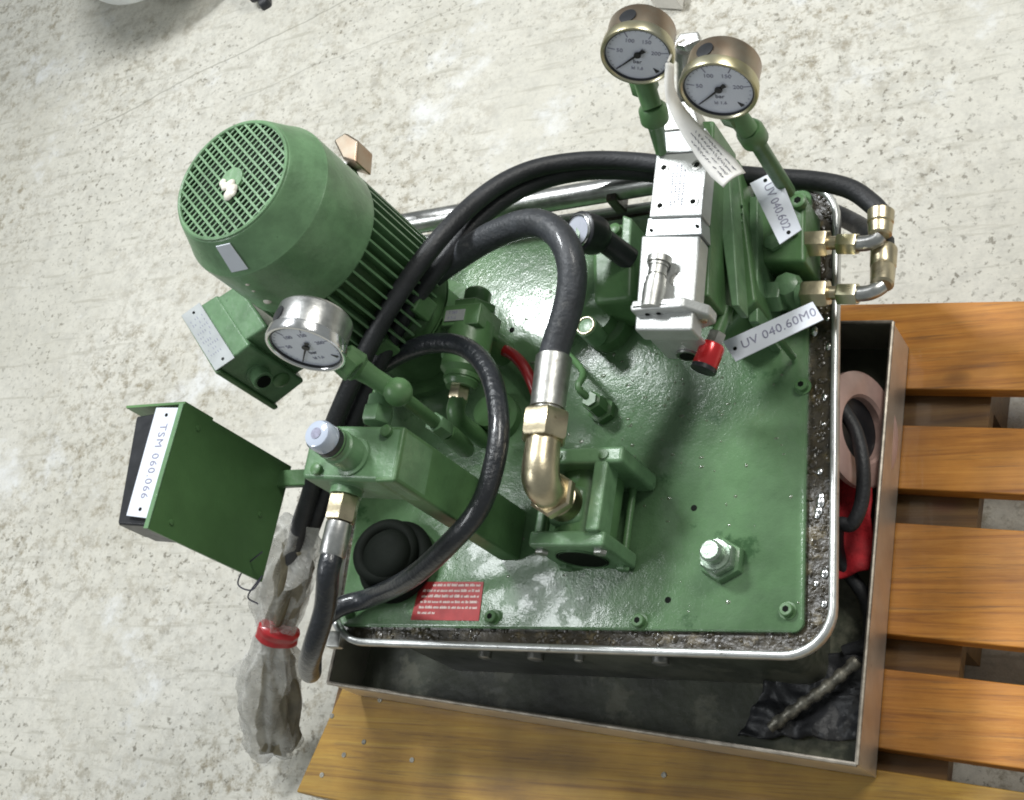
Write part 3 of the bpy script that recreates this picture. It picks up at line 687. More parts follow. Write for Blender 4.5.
# tee behind the manifold
t0_ = P(376, 424, .585); YP = V((.03, 1, 0)).normalized()
part(MB().hexa(t0_, t0_ + YP*.018, .0165), 'tee_nut', 'green_light', man)
part(MB().cyl(t0_ + YP*.016, t0_ + YP*.030, .0135), 'tee_collar', 'green_light', man)
tj = P(390, 388, .60)
part(MB().tube([t0_ + YP*.028, (t0_ + YP*.045), tj], .011, 16), 'tee_pipe', 'green', man)
part(MB().lathe(s1 + V((0, 0, -.012)), (P(398, 393, .60) - s1), [(0, .011), (.004, .016), (.022, .016), (.026, .012), (.040, .0105), ((P(398, 393, .60)-s1).length, .0105)], 24), 'gauge_adapter', 'green', man)
part(MB().ball(P(398, 392, .60), .0155, n=12), 'ball_joint', 'green', man)
part(MB().tube([P(398, 393, .60), P(418, 409, .55), P(440, 426, .48)], .0075, 14), 'test_pipe', 'green', man)
part(MB().hexa(P(434, 422, .50), P(445, 430, .47), .012), 'test_pipe_nut', 'green_light', man)
part(MB().lathe(P(446, 431, .468), P(470, 453, .37) - P(446, 431, .468), [(0, .010), (.02, .011), (.08, .011), (.09, .009)], 18), 'elbow', 'green', man)
# black mound and rings, added to stand for the shade under the manifold
part(MB().ring(P(396, 562, LZ+.011), ZUP, .042, .0095), 'shade_ring', 'hole')
part(MB().ring(P(386, 552, LZ+.026), V((.15, .1, 1)), .034, .0085), 'shade_ring', 'hole')
part(MB().lathe(P(400, 563, LZ), ZUP, [(0, .031), (.004, .033), (.030, .033), (.038, .028), (.041, .018), (.042, .005)], 36), 'shade_mound', 'hole', angle=80)

# ---- relief valve with silver sticker
v0 = P(479, 290, .41); 
ya = (P(453, 425, .41) - v0).normalized()
rv = part(MB().lathe(v0 + ya*.048, ya, [(0, .028), (.06, .028), (.066, .022), (.072, .022)], 28), 'relief_valve', 'green')
part(MB().lathe(v0, ya, [(0, .012), (.004, .0165), (.024, .0165)], 24), 'valve_cap', 'green', rv)
part(MB().hexa(v0 + ya*.022, v0 + ya*.034, .028), 'valve_locknut', 'green', rv)
part(MB().box(v0 + ya*.046 + V((0,0,.002)), (.052, .028, .050), (V((ya.y, -ya.x, 0)), ya, ZUP)), 'valve_block', 'green', rv, .002)
bx = v0 + ya*.047 + V((-.008, 0, .0280)); sdx = V((-ya.y, ya.x, 0))
vp = part(MB().box(bx, (.027, .0145, .001), (sdx, ya, ZUP)), 'valve_plate', 'alu_plate', rv)
for sg in (-.3, .3): text('plate_marking', 'P 315' if sg < 0 else 'T 060', bx - ya*.008*sg*1.5 + ZUP*.0007 - sdx*.009, sdx, -ya, .0052, M['ink_soft'], rv)
part(MB().lathe(v0 + ya*.090 + V((-.008, 0, .014)), ZUP, [(0, .0155), (.006, .015), (.008, .012)], 24), 'valve_boss', 'green_light', rv)
part(MB().lathe(v0 + ya*.118, ya, [(0, .020), (.005, .021), (.010, .0175), (.012, .0175)], 24), 'valve_seal', 'green', rv)
part(MB().hexa(v0 + ya*.128, v0 + ya*.146, .0125), 'valve_nut', 'brass', rv)
part(MB().tube(catmull([v0 + ya*.144, v0 + ya*.160, v0 + ya*.168 + V((0, 0, -.014)), v0 + ya*.168 + V((0, 0, -.07))], 6), .011, 14), 'valve_elbow', 'green', rv)
part(MB().cyl(v0 + ya*.05 + V((0, 0, -.015)), V((*(v0 + ya*.05).xy, LZ)), .018), 'valve_foot', 'green', rv)
part(MB().cyl(v0 + ya*.046 + sdx*-.01, v0 + ya*.05 + sdx*(.046 if sdx.x < 0 else -.046), .0125), 'side_port', 'green', rv)
# dark pump head between relief valve and sight flow housing
part(MB().lathe(P(500, 420, LZ), ZUP, [(0, .030), (.012, .030), (.014, .022), (.030, .020)], 28), 'suction_flange', 'green')
hose_obj('red_lead', [(482, 356, .342), (495, 349, .350), (510, 353, .356), (522, 364, .356), (531, 380, .350), (538, 398, .340)], .0072, M['red_tape'], unit)

# ---- sight flow housing with two square flanges
def P2(x, y, z): return P(x, y, z)
zf = .420
fa0, fb0 = P(527, 546, zf), P(603, 546, zf)             # front top edge of front flange
xd = (fb0 - fa0).normalized(); yd = V((-xd.y, xd.x, 0)); wf = (fb0 - fa0).length
cF = (fa0 + fb0)/2; hF = zf - LZ - .001
sf = part(MB().box(cF + yd*.009 + ZUP*(-hF/2), (wf, .018, hF), (xd, yd, ZUP)), 'sight_flow_housing', 'green_light', bevel=.004)
cB = cF + yd*.100
part(MB().box(cB + ZUP*(-hF/2 + .004) + xd*.008, (wf*1.1, .020, hF + .008), (xd, yd, ZUP)), 'rear_flange', 'green_light', sf, .005)
cz = cF + ZUP*(-hF*.52)
part(MB().cyl(cz + yd*.015, cz + yd*.095, .0345, n=32), 'glass_tube', 'green', sf)
for sx_ in (-1, 1):
    for sz_ in (-1, 1):
        q = cz + xd*wf*.385*sx_ + ZUP*hF*.34*sz_
        part(MB().hexa(q - yd*.0045, q + yd*.001, .0078), 'flange_bolt', 'steel_dull' if sz_ > 0 else 'green_light', sf)
        part(MB().cyl(q + yd*.012, q + yd*.098, .0042), 'tie_rod', 'green', sf)
part(MB().box(cF + xd*(wf*.36) + yd*.055 + ZUP*-.008, (.017, .080, .030), (xd, yd, ZUP)), 'tie_bar', 'green_light', sf, .003)
part(MB().box(cF - xd*(wf*.42) + yd*.055 + ZUP*-.012, (.010, .080, .014), (xd, yd, ZUP)), 'tie_bar', 'green_light', sf, .003)
part(MB().lathe(cz - yd*.0012, yd, [(0, .0290), (.002, .0290)], 36), 'bore', 'hole', sf)
part(MB().lathe(cz - yd*.0016, yd, [(0, .0300), (.0012, .0300), (.0012, .027), (0, .027)], 36, cap=False), 'bore_ring', 'green_light', sf)
for dx_ in (-.02, .02):
    q = cB + xd*(.008+dx_*1.4) + ZUP*.007; part(MB().lathe(q, ZUP, [(0, .0055), (.003, .0055)], 12), 'flange_stud', 'green', sf)
bo = P(590, 508, .405)
bo = cF + yd*.050 - xd*.010 + V((0, 0, 0))
part(MB().box(V((bo.x, bo.y, .385)), (.044, .046, .06), (xd, yd, ZUP)), 'port_boss', 'green_light', sf, .010)
ea = V((bo.x, bo.y, .414))
part(MB().lathe(ea, ZUP, [(0, .021), (.018, .021), (.020, .0175), (.026, .0175)], 28), 'brass_adapter', 'brass', sf)
part(MB().hexa(ea + ZUP*.022, ea + ZUP*.036, .0265), 'adapter_nut', 'brass', sf)
eb = ea + ZUP*.052
# big elbow: up, then turns away over the lid
eh = P(541, 452, eb.z); hdir = (P(554, 350, eb.z) - P(541, 450, eb.z)).normalized()
el = catmull([ea + ZUP*.032, ea + ZUP*.046, ea + ZUP*.058 + hdir*.006, ea + ZUP*.063 + hdir*.020, ea + ZUP*.064 + hdir*.050], 8)
part(MB().tube(el, [.0185 + .002*math.sin(math.pi*i/(len(el)-1)) for i in range(len(el))], 28), 'brass_elbow', 'brass', sf, angle=60)
en = el[-1]
part(MB().hexa(en - hdir*.002, en + hdir*.030, .0265), 'elbow_nut', 'brass', sf)
part(MB().lathe(en + hdir*.030, hdir, [(0, .0165), (.004, .0165), (.0045, .0190), (.064, .0200), (.066, .0175)], 32), 'crimp_sleeve', 'steel_dull', sf)
hs = en + hdir*.092
zz = hs.z
bh = [hs, hs + hdir*.012, P(570, 298, zz+.012), P(571, 262, zz+.022), P(558, 234, zz+.025), P(533, 223, zz+.022), P(498, 233, zz+.012), P(458, 256, zz), P(420, 285, zz-.02), P(388, 325, zz-.03), P(368, 375, zz-.05), P(352, 420, .40), P(325, 470, .36), P(304, 525, .33), P(300, 555, .30)]
part(MB().tube(catmull(bh, 8), .0165, 22), 'return_hose', 'rubber_grey', angle=60)

# two long hoses running round the back to the outlet fittings
zh = .52
A1 = [P(291, 562, .30), P(297, 540, .33), P(318, 468, .40), P(346, 395, .47), P(384, 318, .52), P(430, 250, .53), P(478, 200, .50), P(525, 172, .47), P(580, 161, .44), P(640, 162, .42), P(700, 171, .41), P(760, 177, .40), P(815, 181, .392), P(850, 189, .386), P(872, 204, .382), P(881, 214, .38)]
part(MB().tube(catmull(A1, 8), .0112, 18), 'pressure_hose', 'rubber', angle=60)
A2 = [P(297, 568, .29), P(305, 545, .31), P(334, 470, .38), P(362, 400, .44), P(400, 322, .48), P(447, 256, .49), P(492, 208, .47), P(538, 182, .445), P(590, 171, .42), P(650, 173, .395), P(710, 188, .33), P(770, 197, .295), P(820, 208, .285), P(852, 222, .305), P(874, 236, .34), P(884, 243, .355)]
part(MB().tube(catmull(A2, 8), .0112, 18), 'pressure_hose', 'rubber', angle=60)
# outlet fittings
def outlet(y0, zc, crimp, dirn, xs=(745, 800)):
    a = P(xs[1], y0, zc); X1 = V((1, 0, 0))
    a2 = P(803, y0, zc)
    o = part(MB().hexa(P(803, y0, zc), P(829, y0-1, zc), .0155), 'outlet_nut', 'brass')
    part(MB().cyl(P(828, y0-1, zc), P(838, y0-1, zc), .0075), 'outlet_tube', 'brass', o)
    part(MB().hexa(P(838, y0, zc), P(858, y0, zc), .0125), 'swivel_nut', 'zinc_yellow', o)
    p = [P(857, y0, zc), P(868, y0-1, zc), P(876, y0-4, zc), crimp[0]]
    part(MB().tube(catmull(p, 6), .0085, 16), 'outlet_elbow', 'steel', o, angle=60)
    d = (crimp[1]-crimp[0])
    part(MB().lathe(crimp[0], d, [(0, .0100), (.002, .0125), (d.length*.45, .0135), (d.length*.5, .0125), (d.length*.55, .0140), (d.length, .0145), (d.length+.001, .012)], 28), 'crimp_sleeve', 'brass', o)
outlet(244, .38, (P(880, 236, .38), P(881, 212, .38)), 0)
outlet(294, .372, (P(882, 286, .370), P(884, 250, .358)), 0)
part(MB().tube([P(884, 252, .358), P(884, 240, .356)], .0112, 16), 'hose_end', 'rubber')

# long steel bar behind the tank
pa, pb_ = P(396, 226, .375), P(662, 181, .375)
bar = part(MB().tube([pa, pb_], .0150, 24), 'steel_bar', 'steel')
part(MB().box((pa.lerp(pb_, .84)) + V((0, -.006, -.008)), (.014, .03, .034)), 'bar_clamp', 'grime', bar, .002)
part(MB().box((pa.lerp(pb_, .2)) + V((0, -.006, -.02)), (.014, .03, .04)), 'bar_clamp', 'green', bar, .002)

# ---- return filter with black capped sight dial
rf0 = P(612, 312, LZ)
q1, q2, q3, q4 = P(588, 228, .40), P(624, 222, .40), P(640, 262, .40), P(604, 300, .40)
rf = part(MB().prism([P(590, 226, .405), P(626, 221, .405), P(634, 240, .405), P(632, 300, .405), P(592, 304, .405)], (0, 0, -(.405-LZ-.001))), 'return_filter', 'green', bevel=.008)
part(MB().prism([P(622, 214, .415), P(632, 218, .415), P(630, 252, .415), P(620, 250, .415)], (0, 0, -.05)), 'filter_rib', 'green_light', rf, .003)
c = P(616, 231, .406); part(MB().lathe(c, ZUP, [(0, .0075), (.006, .0075), (.007, .006)], 18), 'filter_bolt', 'green', rf)
part(MB().lathe(P(610, 330, LZ), ZUP, [(0, .030), (.02, .030), (.024, .022), (.04, .020)], 28), 'filter_neck', 'green', rf)
sd = P(578, 231, .475); n_ = V((-.30, -.25, .9)).normalized()
sg = part(MB().lathe(sd - n_*.036, n_, [(0, .018), (.006, .022), (.015, .0235), (.034, .0235), (.036, .0205)], 32), 'sight_dial', 'black', rf)
part(MB().cyl(sd - n_*.034, V((sd.x+.03, sd.y, .40)), .014), 'sight_dial_neck', 'black', rf)
part(MB().cyl(sd - n_*.001, sd + n_*.0008, .0185, n=32), 'sight_dial_face', 'dial', rf)
part(MB().ring(sd + n_*.0006, n_, .0183, .0018, 36, 8), 'sight_dial_ring', 'chrome', rf)
part(MB().prism([sd + n_*.001 + V((-.002, .012, 0)), sd + n_*.001 + V((.003, .010, 0)), sd + n_*.001 + V((.004, -.012, .0)), sd + n_*.001 + V((-.001, -.013, 0))], n_*.0005), 'sight_dial_print', 'green_light', rf)
c = P(586, 326, .39); part(MB().lathe(c - ZUP*.03, ZUP, [(0, .013), (.03, .013), (.031, .010)], 24), 'port_ring', 'green_light', rf)
part(MB().ring(c + ZUP*.001, ZUP, .0105, .0016), 'port_seal', 'zinc_yellow', rf)

# upright bolt with thin pipe in front of it
c = P(604, 412, LZ)
ub = part(MB().lathe(c, ZUP, [(0, .0165), (.010, .0165), (.012, .012), (.034, .012), (.036, .009), (.040, .009)], 6), 'breather_fitting', 'green')
part(MB().tube(catmull([c + ZUP*.03, c + ZUP*.05 + V((-.01, .01, 0)), P(583, 372, .375), P(566, 352, .36)], 6), .0042, 10), 'thin_pipe', 'green', ub)
# threaded lifting stud
c = P(724, 562, LZ)
ls = part(MB().lathe(c, ZUP, [(0, .0245), (.002, .0255), (.010, .0235), (.012, .020)], 6), 'drain_plug', 'green_light')
part(MB().hexa(c + ZUP*.011, c + ZUP*.024, .0205), 'plug_nut', 'zinc_green', ls)
part(MB().lathe(c + ZUP*.024, ZUP, [(0, .0165), (.003, .0165), (.0035, .012), (.016, .012), (.019, .0095)], 24), 'plug_stud', 'zinc_green', ls)

# ---- valve stack: bright blocks in a row above green manifold plates
zs = .530
def yq(x1, y1, x2, y2, x3, y3, x4, y4, z): return [P(x1, y1, z), P(x2, y2, z), P(x3, y3, z), P(x4, y4, z)]
vs = part(MB().prism(yq(641, 235, 700, 235, 692, 330, 634, 330, zs), (0, 0, -.026)), 'control_valve', 'alu', bevel=.003)
part(MB().prism(yq(645, 236, 702, 234, 701, 216, 648, 218, zs-.001), (0, 0, -.025)), 'spacer_plate', 'alu_plate', vs, .001)
pt = part(MB().prism(yq(649, 217, 702, 215, 708, 151, 656, 155, zs+.003), (0, 0, -.024)), 'cover_plate', 'alu', vs, .0015)
part(MB().prism(yq(657, 154, 706, 150, 706, 128, 661, 132, zs), (0, 0, -.028)), 'pilot_block', 'alu_plate', vs, .001)
part(MB().prism(yq(662, 131, 700, 127, 692, 100, 664, 102, zs-.004), (0, 0, -.044)), 'end_block', 'steel_dull', vs, .002)
for (x, y) in ((664, 168), (697, 165), (660, 206), (693, 202)):
    c = P(x, y, zs+.003); part(MB().lathe(c - ZUP*.002, ZUP, [(0, .0060), (.0026, .0060), (.0028, .0045)], 18), 'socket_screw', 'steel_dull', vs); part(MB().hexa(c + ZUP*.0004, c + ZUP*.0012, .0034), 'socket', 'hole', vs)
for (x, y) in ((651, 230), (697, 226), (664, 146), (700, 141)):
    c = P(x, y, zs); part(MB().cyl(c - ZUP*.001, c + ZUP*.0006, .0018, n=10), 'pin_hole', 'hole', vs)
# printed lines on the cover plate
pr = MB(); a0, a1, a2, a3 = P(671, 165, zs+.0032), P(688, 164, zs+.0032), P(683, 207, zs+.0032), P(668, 208, zs+.0032)
for r_ in range(4):
    for s_ in range(16):
        if random.random() < .62:
            c = a0.lerp(a1, .15 + r_*.24).lerp(a3.lerp(a2, .15 + r_*.24), .03 + s_*.06)
            pr.box(c, (.0013, .0018*random.uniform(.5, 1.1), .0003))
part(pr, 'plate_print', 'ink_soft', vs)
# adjusting screw lying on the valve
p0 = P(660, 258, zs+.010); p1 = P(652, 303, zs+.010); dd_ = (p1-p0)
adj = part(MB().lathe(p0, dd_, [(0, .0125), (.007, .0125), (.0075, .0105), (.0105, .0105), (.011, .0095), (.020, .0095), (.0205, .0085), (.023, .0085), (.0235, .0105), (.030, .0105), (.0305, .0115), (.040, .0115), (dd_.length+.006, .0105)], 24), 'adjusting_screw', 'steel_dull', vs)
c = P(676, 279, zs); part(MB().lathe(c - ZUP*.001, ZUP, [(0, .0075), (.0015, .0072)], 20), 'dimple', 'steel', vs)
# bracket at the near end
zbk = zs + .012
bk = [P(629, 306, zbk), P(687, 300, zbk), P(700, 334, zbk-.018), P(696, 350, zbk-.05), P(690, 354, zbk-.055)]
part(MB().prism([P(629, 304, zbk), P(680, 300, zbk), P(682, 306, zbk), P(630, 311, zbk)], (0, 0, -.012)), 'bracket_lip', 'alu', vs, .003)
b0, b1 = P(630, 311, zbk), P(682, 307, zbk)
dn = V((0, 0, -1)); bd = (b1-b0).normalized(); bn = V((bd.y, -bd.x, 0))
part(MB().prism([b0, b1, b1 + bd*.020 + dn*.022, b1 + bd*.020 + dn*.042, b1 - bd*.0 + dn*.052, b0 + bd*.012 + dn*.052, b0 + dn*.018], -bn*.012), 'bracket', 'alu', vs, .0025)
for t in (.26, .48):
    c = b0.lerp(b1, t) + dn*.010; part(MB().cyl(c - bn*.001, c + bn*.0006, .0024, n=12), 'bracket_hole', 'hole', vs)
c = b1 + bd*.004 + dn*.026; part(MB().box(c + bn*.0002, (.016, .0012, .006), ((bd + dn*.9).normalized(), bn, (bd*.9 - dn).normalized())), 'bracket_slot', 'steel_dull', vs, .0005)
c = b1 + bd*.010 + dn*.032; part(MB().lathe(c, bn, [(0, .0045), (.0016, .004)], 14), 'bracket_screw', 'brass', vs)
# lower port block with oily mouth
lp = [P(641, 332, zs-.020), P(694, 332, zs-.020)]
part(MB().prism([P(640, 325, .50), P(693, 325, .50), P(693, 330, .50) , P(641, 331, .50)], (0, 0, -.072)), 'port_block', 'alu', vs, .003)
c = (P(640, 331, .50) + P(693, 330, .50))/2 + V((0, -.0005, -.058)); part(MB().lathe(c, bn, [(0, .012), (.0025, .012)], 24), 'port_lip', 'steel', vs); part(MB().cyl(c + bn*.002, c + bn*.0032, .0085, n=20), 'port_mouth', 'hole', vs)
# red knob
kc = P(711, 350, .452); kd = (P(704, 368, .452) - kc).normalized()
kn = part(MB().lathe(kc - kd*.006, kd, [(0, .0125), (.003, .0135), (.024, .0135), (.026, .0125)], 32), 'red_knob', 'red', vs, label='red cylindrical cap')
part(MB().lathe(kc + kd*.0195, kd, [(0, .0138), (.0045, .0138), (.005, .012)], 32), 'knob_base', 'black', vs)
part(MB().hexa(kc - kd*.020, kc - kd*.006, .0100), 'knob_nut', 'steel_dull', vs)
part(MB().cyl(kc - kd*.05, kc - kd*.018, .007), 'knob_shaft', 'green', vs)
# green manifold plates below
mf = part(MB().prism(yq(666, 122, 714, 120, 709, 296, 664, 300, .503), (0, 0, -.070)), 'valve_manifold', 'green', bevel=.003)
part(MB().prism(yq(708, 140, 728, 150, 739, 306, 731, 306, .470), (0, 0, -.030)), 'sloping_plate', 'green_light', mf, .002)
part(MB().prism(yq(700, 150, 738, 158, 756, 300, 720, 330, .425), (0, 0, -.050)), 'manifold_body', 'green', mf, .004)
part(MB().prism(yq(749, 196, 758, 196, 758, 322, 748, 322, .412), (0, 0, -.076)), 'upright_plate', 'green_light', mf, .002)
part(MB().prism(yq(722, 300, 758, 300, 757, 322, 718, 336, .385), (0, 0, -.050)), 'foot_block', 'green', mf, .004)
for (x, y) in ((744, 300), (730, 232)):
    c = P(x, y, .386 if y > 290 else .4255); part(MB().cyl(c, c + ZUP*.0012, .0028, n=12), 'manifold_hole', 'hole', mf)
for k_ in range(9):
    c = P(742 - k_*.3, 205 + k_*8, .427); part(MB().ball(c, .0016, n=6), 'weld_bead', 'green_light', mf)
# outlet manifold block on the right
ob = part(MB().prism(yq(752, 190, 805, 193, 805, 262, 757, 262, .395), (0, 0, -(.395-LZ-.001))), 'outlet_block', 'green', bevel=.005)
c = P(800, 204, .396); part(MB().lathe(c, ZUP, [(0, .0085), (.008, .0085), (.009, .007)], 20), 'block_bolt', 'green', ob)
part(MB().hexa(c + ZUP*.0086, c + ZUP*.0096, .0042), 'socket', 'hole', ob)
c = P(774, 244, .396); part(MB().lathe(c, ZUP, [(0, .010), (.006, .010), (.007, .007)], 6), 'block_plug', 'green_light', ob)
# lower outlet: three hexagons in a row
part(MB().cyl(P(752, 298, .372), P(766, 297, .372), .0150), 'outlet_collar', 'green_light', ob)
part(MB().hexa(P(765, 297, .372), P(784, 296, .372), .0185), 'outlet_hex', 'green_light', ob)
part(MB().lathe(P(797, 300, .345), ZUP, [(0, .0165), (.010, .0170), (.032, .0175), (.040, .0140), (.043, .008)], 8), 'outlet_joint', 'green_light', ob)
part(MB().cyl(P(798, 294, .372), P(806, 294, .372), .0125), 'outlet_neck', 'green_light', ob)

# identification plates
def idplate(c4, z, s, txtsize, rev=False, parent=unit, holes=2, name='identification_plate', xoff=.16, tmat='ink_soft', standoff=.06, spacing=1.05):
    q = [P(x, y, z) for x, y in c4]                     # q0-q1 short start edge, q1-q2 long edge, q2-q3 end, q3-q0 long
    pl_ = part(MB().prism(q, (0, 0, .0014)), name, 'white_plate', parent, .0004, label='pale plate lettered ' + s)
    a = (q[0]+q[1])/2; b = (q[3]+q[2])/2; d = (b-a); u = (q[1]-q[0]) if rev else (q[0]-q[1])
    text('plate_lettering', s, a + d*xoff + ZUP*.0016, d, u, txtsize, M[tmat], pl_, bold=0, spacing=spacing)
    for t in ([.07, .93] if holes == 2 else [.07]):
        c = a + d*t + ZUP*.0012; part(MB().cyl(c, c + ZUP*.0008, .0022, n=12), 'plate_hole', 'hole', pl_)
    if standoff: part(MB().cyl(a + d*.5 - ZUP*standoff, a + d*.5, .004, n=10), 'plate_post', 'green', pl_)
    return pl_, a, d
# q order chosen so that the lettering tops face q0's side
idplate([(778, 170), (750, 184), (780, 245), (802, 230)], .455, 'UV 040.602', .0135, xoff=.13, spacing=1.0, standoff=.06)
idplate([(723, 342), (736, 362), (824, 320), (813, 302)], .405, 'UV 040.60M0', .0148, xoff=.14, holes=1, standoff=.065)

# ---- tall green switch box at the left
zx = .58
k0, k1, k2, k3 = P(185, 408, zx), P(148, 525, zx), P(112, 522, zx), P(134, 416, zx)
sb = part(MB().prism([P(179, 409, zx-.004), P(145, 526, zx-.004), P(117, 524, zx-.004), P(136, 416, zx-.004)], (0, 0, -.065)), 'switch_box', 'black', bevel=.003)
# green sheet hood: right cheek, back cheek
pr0, pr1 = P(183, 404, zx+.001), P(147, 529, zx+.001); tk_ = V((.003, 0, 0))
part(MB().prism([pr0, pr1, pr1 + tk_, pr0 + tk_], (0, 0, -.205)), 'side_cheek', 'green_box', sb)
bk0 = P(126, 408, zx+.001)
part(MB().prism([pr0 + tk_, bk0, bk0 + V((0, .003, 0)), pr0 + tk_ + V((0, .003, 0))], (0, 0, -.050)), 'back_cheek', 'green_box', sb)
part(MB().prism([pr0 + V((-.0035, 0, .0005)), pr1 + V((-.0035, 0, .0005)), pr1 + V((.0032, 0, .0005)), pr0 + V((.0032, 0, .0005))], (0, 0, .0022)), 'folded_lip', 'green_light', sb, .0006)
for t_, h_ in ((.12, .03), (.88, .03), (.5, .17)):
    c = pr0.lerp(pr1, t_) + V((.003, 0, -h_)); part(MB().lathe(c, (1, 0, 0), [(0, .0036), (.0016, .0034), (.0022, .002)], 12), 'sheet_screw', 'green_box', sb)
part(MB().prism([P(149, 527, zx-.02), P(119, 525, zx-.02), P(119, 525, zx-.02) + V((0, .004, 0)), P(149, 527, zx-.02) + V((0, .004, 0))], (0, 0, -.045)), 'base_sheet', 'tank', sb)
idplate([(182, 408), (157, 408), (127, 516), (151, 519)], zx, 'TSM 060.066', .0150, parent=sb, xoff=.15, standoff=0, name='switch_plate', spacing=1.16)
c = P(210, 430, .56); 
part(MB().box(pr0 + V((.045, -.022, -.192)), (.09, .022, .010)), 'box_bracket', 'green', sb, .002)
# earth wire squiggles beside the bag
wr = [(262, 552, .42), (246, 566, .40), (238, 584, .38), (252, 590, .38), (262, 576, .39), (248, 596, .36), (258, 604, .35)]
hose_obj('earth_wire', wr, .0010, M['ink'], unit)

# cast cover and front bosses on the tank side
rc = P(859, 430, .235); rn = V((.94, -.05, .36)).normalized()
cvx = MB().lathe(rc - rn*.006, rn, [(0, .062), (.003, .067), (.010, .067), (.013, .063), (.0135, .040), (.010, .037), (0, .037)], 48).build('flange_ring', M['pink'], None, loc=V((rc.x, rc.y, ZB)))
tag(cvx, 'pale pinkish round flange ring leaning between tank and tray wall', 'flange ring')
MB().lathe(rc - rn*.008, rn, [(0, .041), (.003, .041)], 32).build('inner_seal', M['black'], cvx)
for (x, y, r) in ((505, 703, .008), (555, 706, .010), (680, 694, .010), (600, 690, .006)):
    c = P(x, y, .20); q = V((c.x, rBR.y + .014, 0)); 
    q.z = .215
    part(MB().lathe(V((c.x - .0, rBR.y + .0165, .262)), (0, -1, 0), [(0, r), (.008, r), (.009, r*.7)], 20), 'tank_plug', 'steel_dull')
# front left corner clamp
part(MB().box(P(336, 640, .335), (.02, .02, .012)), 'corner_clamp', 'steel_dull', bevel=.002)

# ------------------------------------------------------------------ paper tag tied to the gauge
pth = [P(668, 62, .66), P(668, 85, .645), P(674, 104, .63), P(688, 126, .615), (P(706, 148, .60)), P(722, 166, .592), P(733, 178, .588)]
wid = [.0045, .005, .007, .010, .0135, .0155, .0135]
pc_ = catmull(pth, 6); vv = []; n_ = len(pc_)
for i, p in enumerate(pc_):
    f = i/(n_-1)*(len(wid)-1); k = min(int(f), len(wid)-2); wv_ = wid[k]*(1-(f-k)) + wid[k+1]*(f-k)
    t = (pc_[min(i+1, n_-1)] - pc_[max(i-1, 0)]).normalized(); vw = (p - CAM).normalized(); s = t.cross(V((.3, .1, 1))).normalized()
    for j in range(7):
        u = j/6*2-1; vv.append(p + s*wv_*u + V((0, 0, -.004*u*u)))
tg = MB().add(vv, [(i*7+j, i*7+j+1, (i+1)*7+j+1, (i+1)*7+j) for i in range(n_-1) for j in range(6)])
tgo = tg.build('paper_tag', M['paper'], None, loc=pth[0], angle=180); sm = tgo.modifiers.new('t', 'SOLIDIFY'); sm.thickness = .0006; sm.offset = 1
tag(tgo, 'curling white paper tag with handwriting hanging between the two top gauges', 'paper tag')
hw = MB()
for row in range(3):
    base = pc_[24 + row*0]
for i in range(20, n_-3):
    t = (pc_[i+1]-pc_[i-1]).normalized(); s = t.cross(V((.3, .1, 1))).normalized()
    for u in (-.6, -.2, .2, .6):
        if random.random() < .8:
            nrm_ = s.cross(t).normalized(); nrm_ = nrm_ if nrm_.z > 0 else -nrm_
            c = pc_[i] + s*.012*u + V((0, 0, -.004*u*u)) + nrm_*.0012
            a_ = random.uniform(-1, 1); d1 = (t*math.cos(a_) + s*math.sin(a_)).normalized()
            hw.box(c, (random.uniform(.002, .0045), .0006, .0004), (d1, nrm_.cross(d1), nrm_))
o = hw.build('handwriting', M['ink'], tgo)
hose_obj('string', [(668, 62, .66), (676, 45, .655), (684, 40, .65)], .0012, M['paper'], tgo)

# shut-off lever behind the gauges (part of the unit)
lv = part(MB().prism([P(672, 44, .60), P(680, 33, .60), P(698, 31, .60), P(700, 40, .60), P(684, 47, .60)], (0, 0, -.010)), 'shutoff_lever', 'steel', bevel=.002)
part(MB().lathe(P(684, 48, .585), P(684, 110, .50) - P(684, 48, .585), [(0, .010), (.012, .011), (.014, .008), (.09, .008), (.092, .014), (.13, .014)], 20), 'lever_stem', 'steel_dull', lv)

# ------------------------------------------------------------------ plastic bag over the cable ends
def blob(centers, widths, depth, name, mt, parent=None, rough=.006, loc=None, freq=24, n=56, steps=16, cap=True, fold_=1.0):
    pc = catmull([P(*c) for c in centers], steps); N_ = len(pc); loops = []
    vx = V((.96, -.05, -.2)).normalized()
    for i, p in enumerate(pc):
        f = i/(N_-1)*(len(widths)-1); k = min(int(f), len(widths)-2); wv_ = widths[k]*(1-(f-k)) + widths[k+1]*(f-k)
        t = (pc[min(i+1, N_-1)] - pc[max(i-1, 0)]).normalized(); s = (RX - t*RX.dot(t)).normalized(); b = t.cross(s).normalized()
        lp_ = []
        for j in range(n):
            a = 2*math.pi*j/n
            q = p + s*math.cos(a)*wv_ + b*math.sin(a)*wv_*depth
            ph = 2.2*noise.noise(p*7) + i*.012
            rid = (1-abs(math.sin(a*2.5 + ph)))*.30 + (1-abs(math.sin(a*4.5 - ph*1.7 + 1)))*.20 - .28
            fold = (rid + .25*noise.noise(V((math.cos(a)*1.5, math.sin(a)*1.5, i*.07))))*wv_*fold_
            d = (q-p).normalized(); q = q + d*(fold + rough*.25*noise.noise(q*freq) + rough*.25*(.3-abs(noise.noise(q*freq*2.5)))); lp_.append(q)
        loops.append(lp_)
    return MB().loft(loops, cap).build(name, mt, parent, loc=loc, angle=180)
bag = blob([(296, 524, .34), (290, 555, .30), (282, 600, .25), (276, 634, .215), (270, 668, .17), (266, 700, .12), (270, 735, .07), (272, 752, .045)],
           [.030, .045, .036, .023, .040, .044, .043, .038], .55, 'plastic_bag', M['film'], None, .009, P(276, 700, 0))
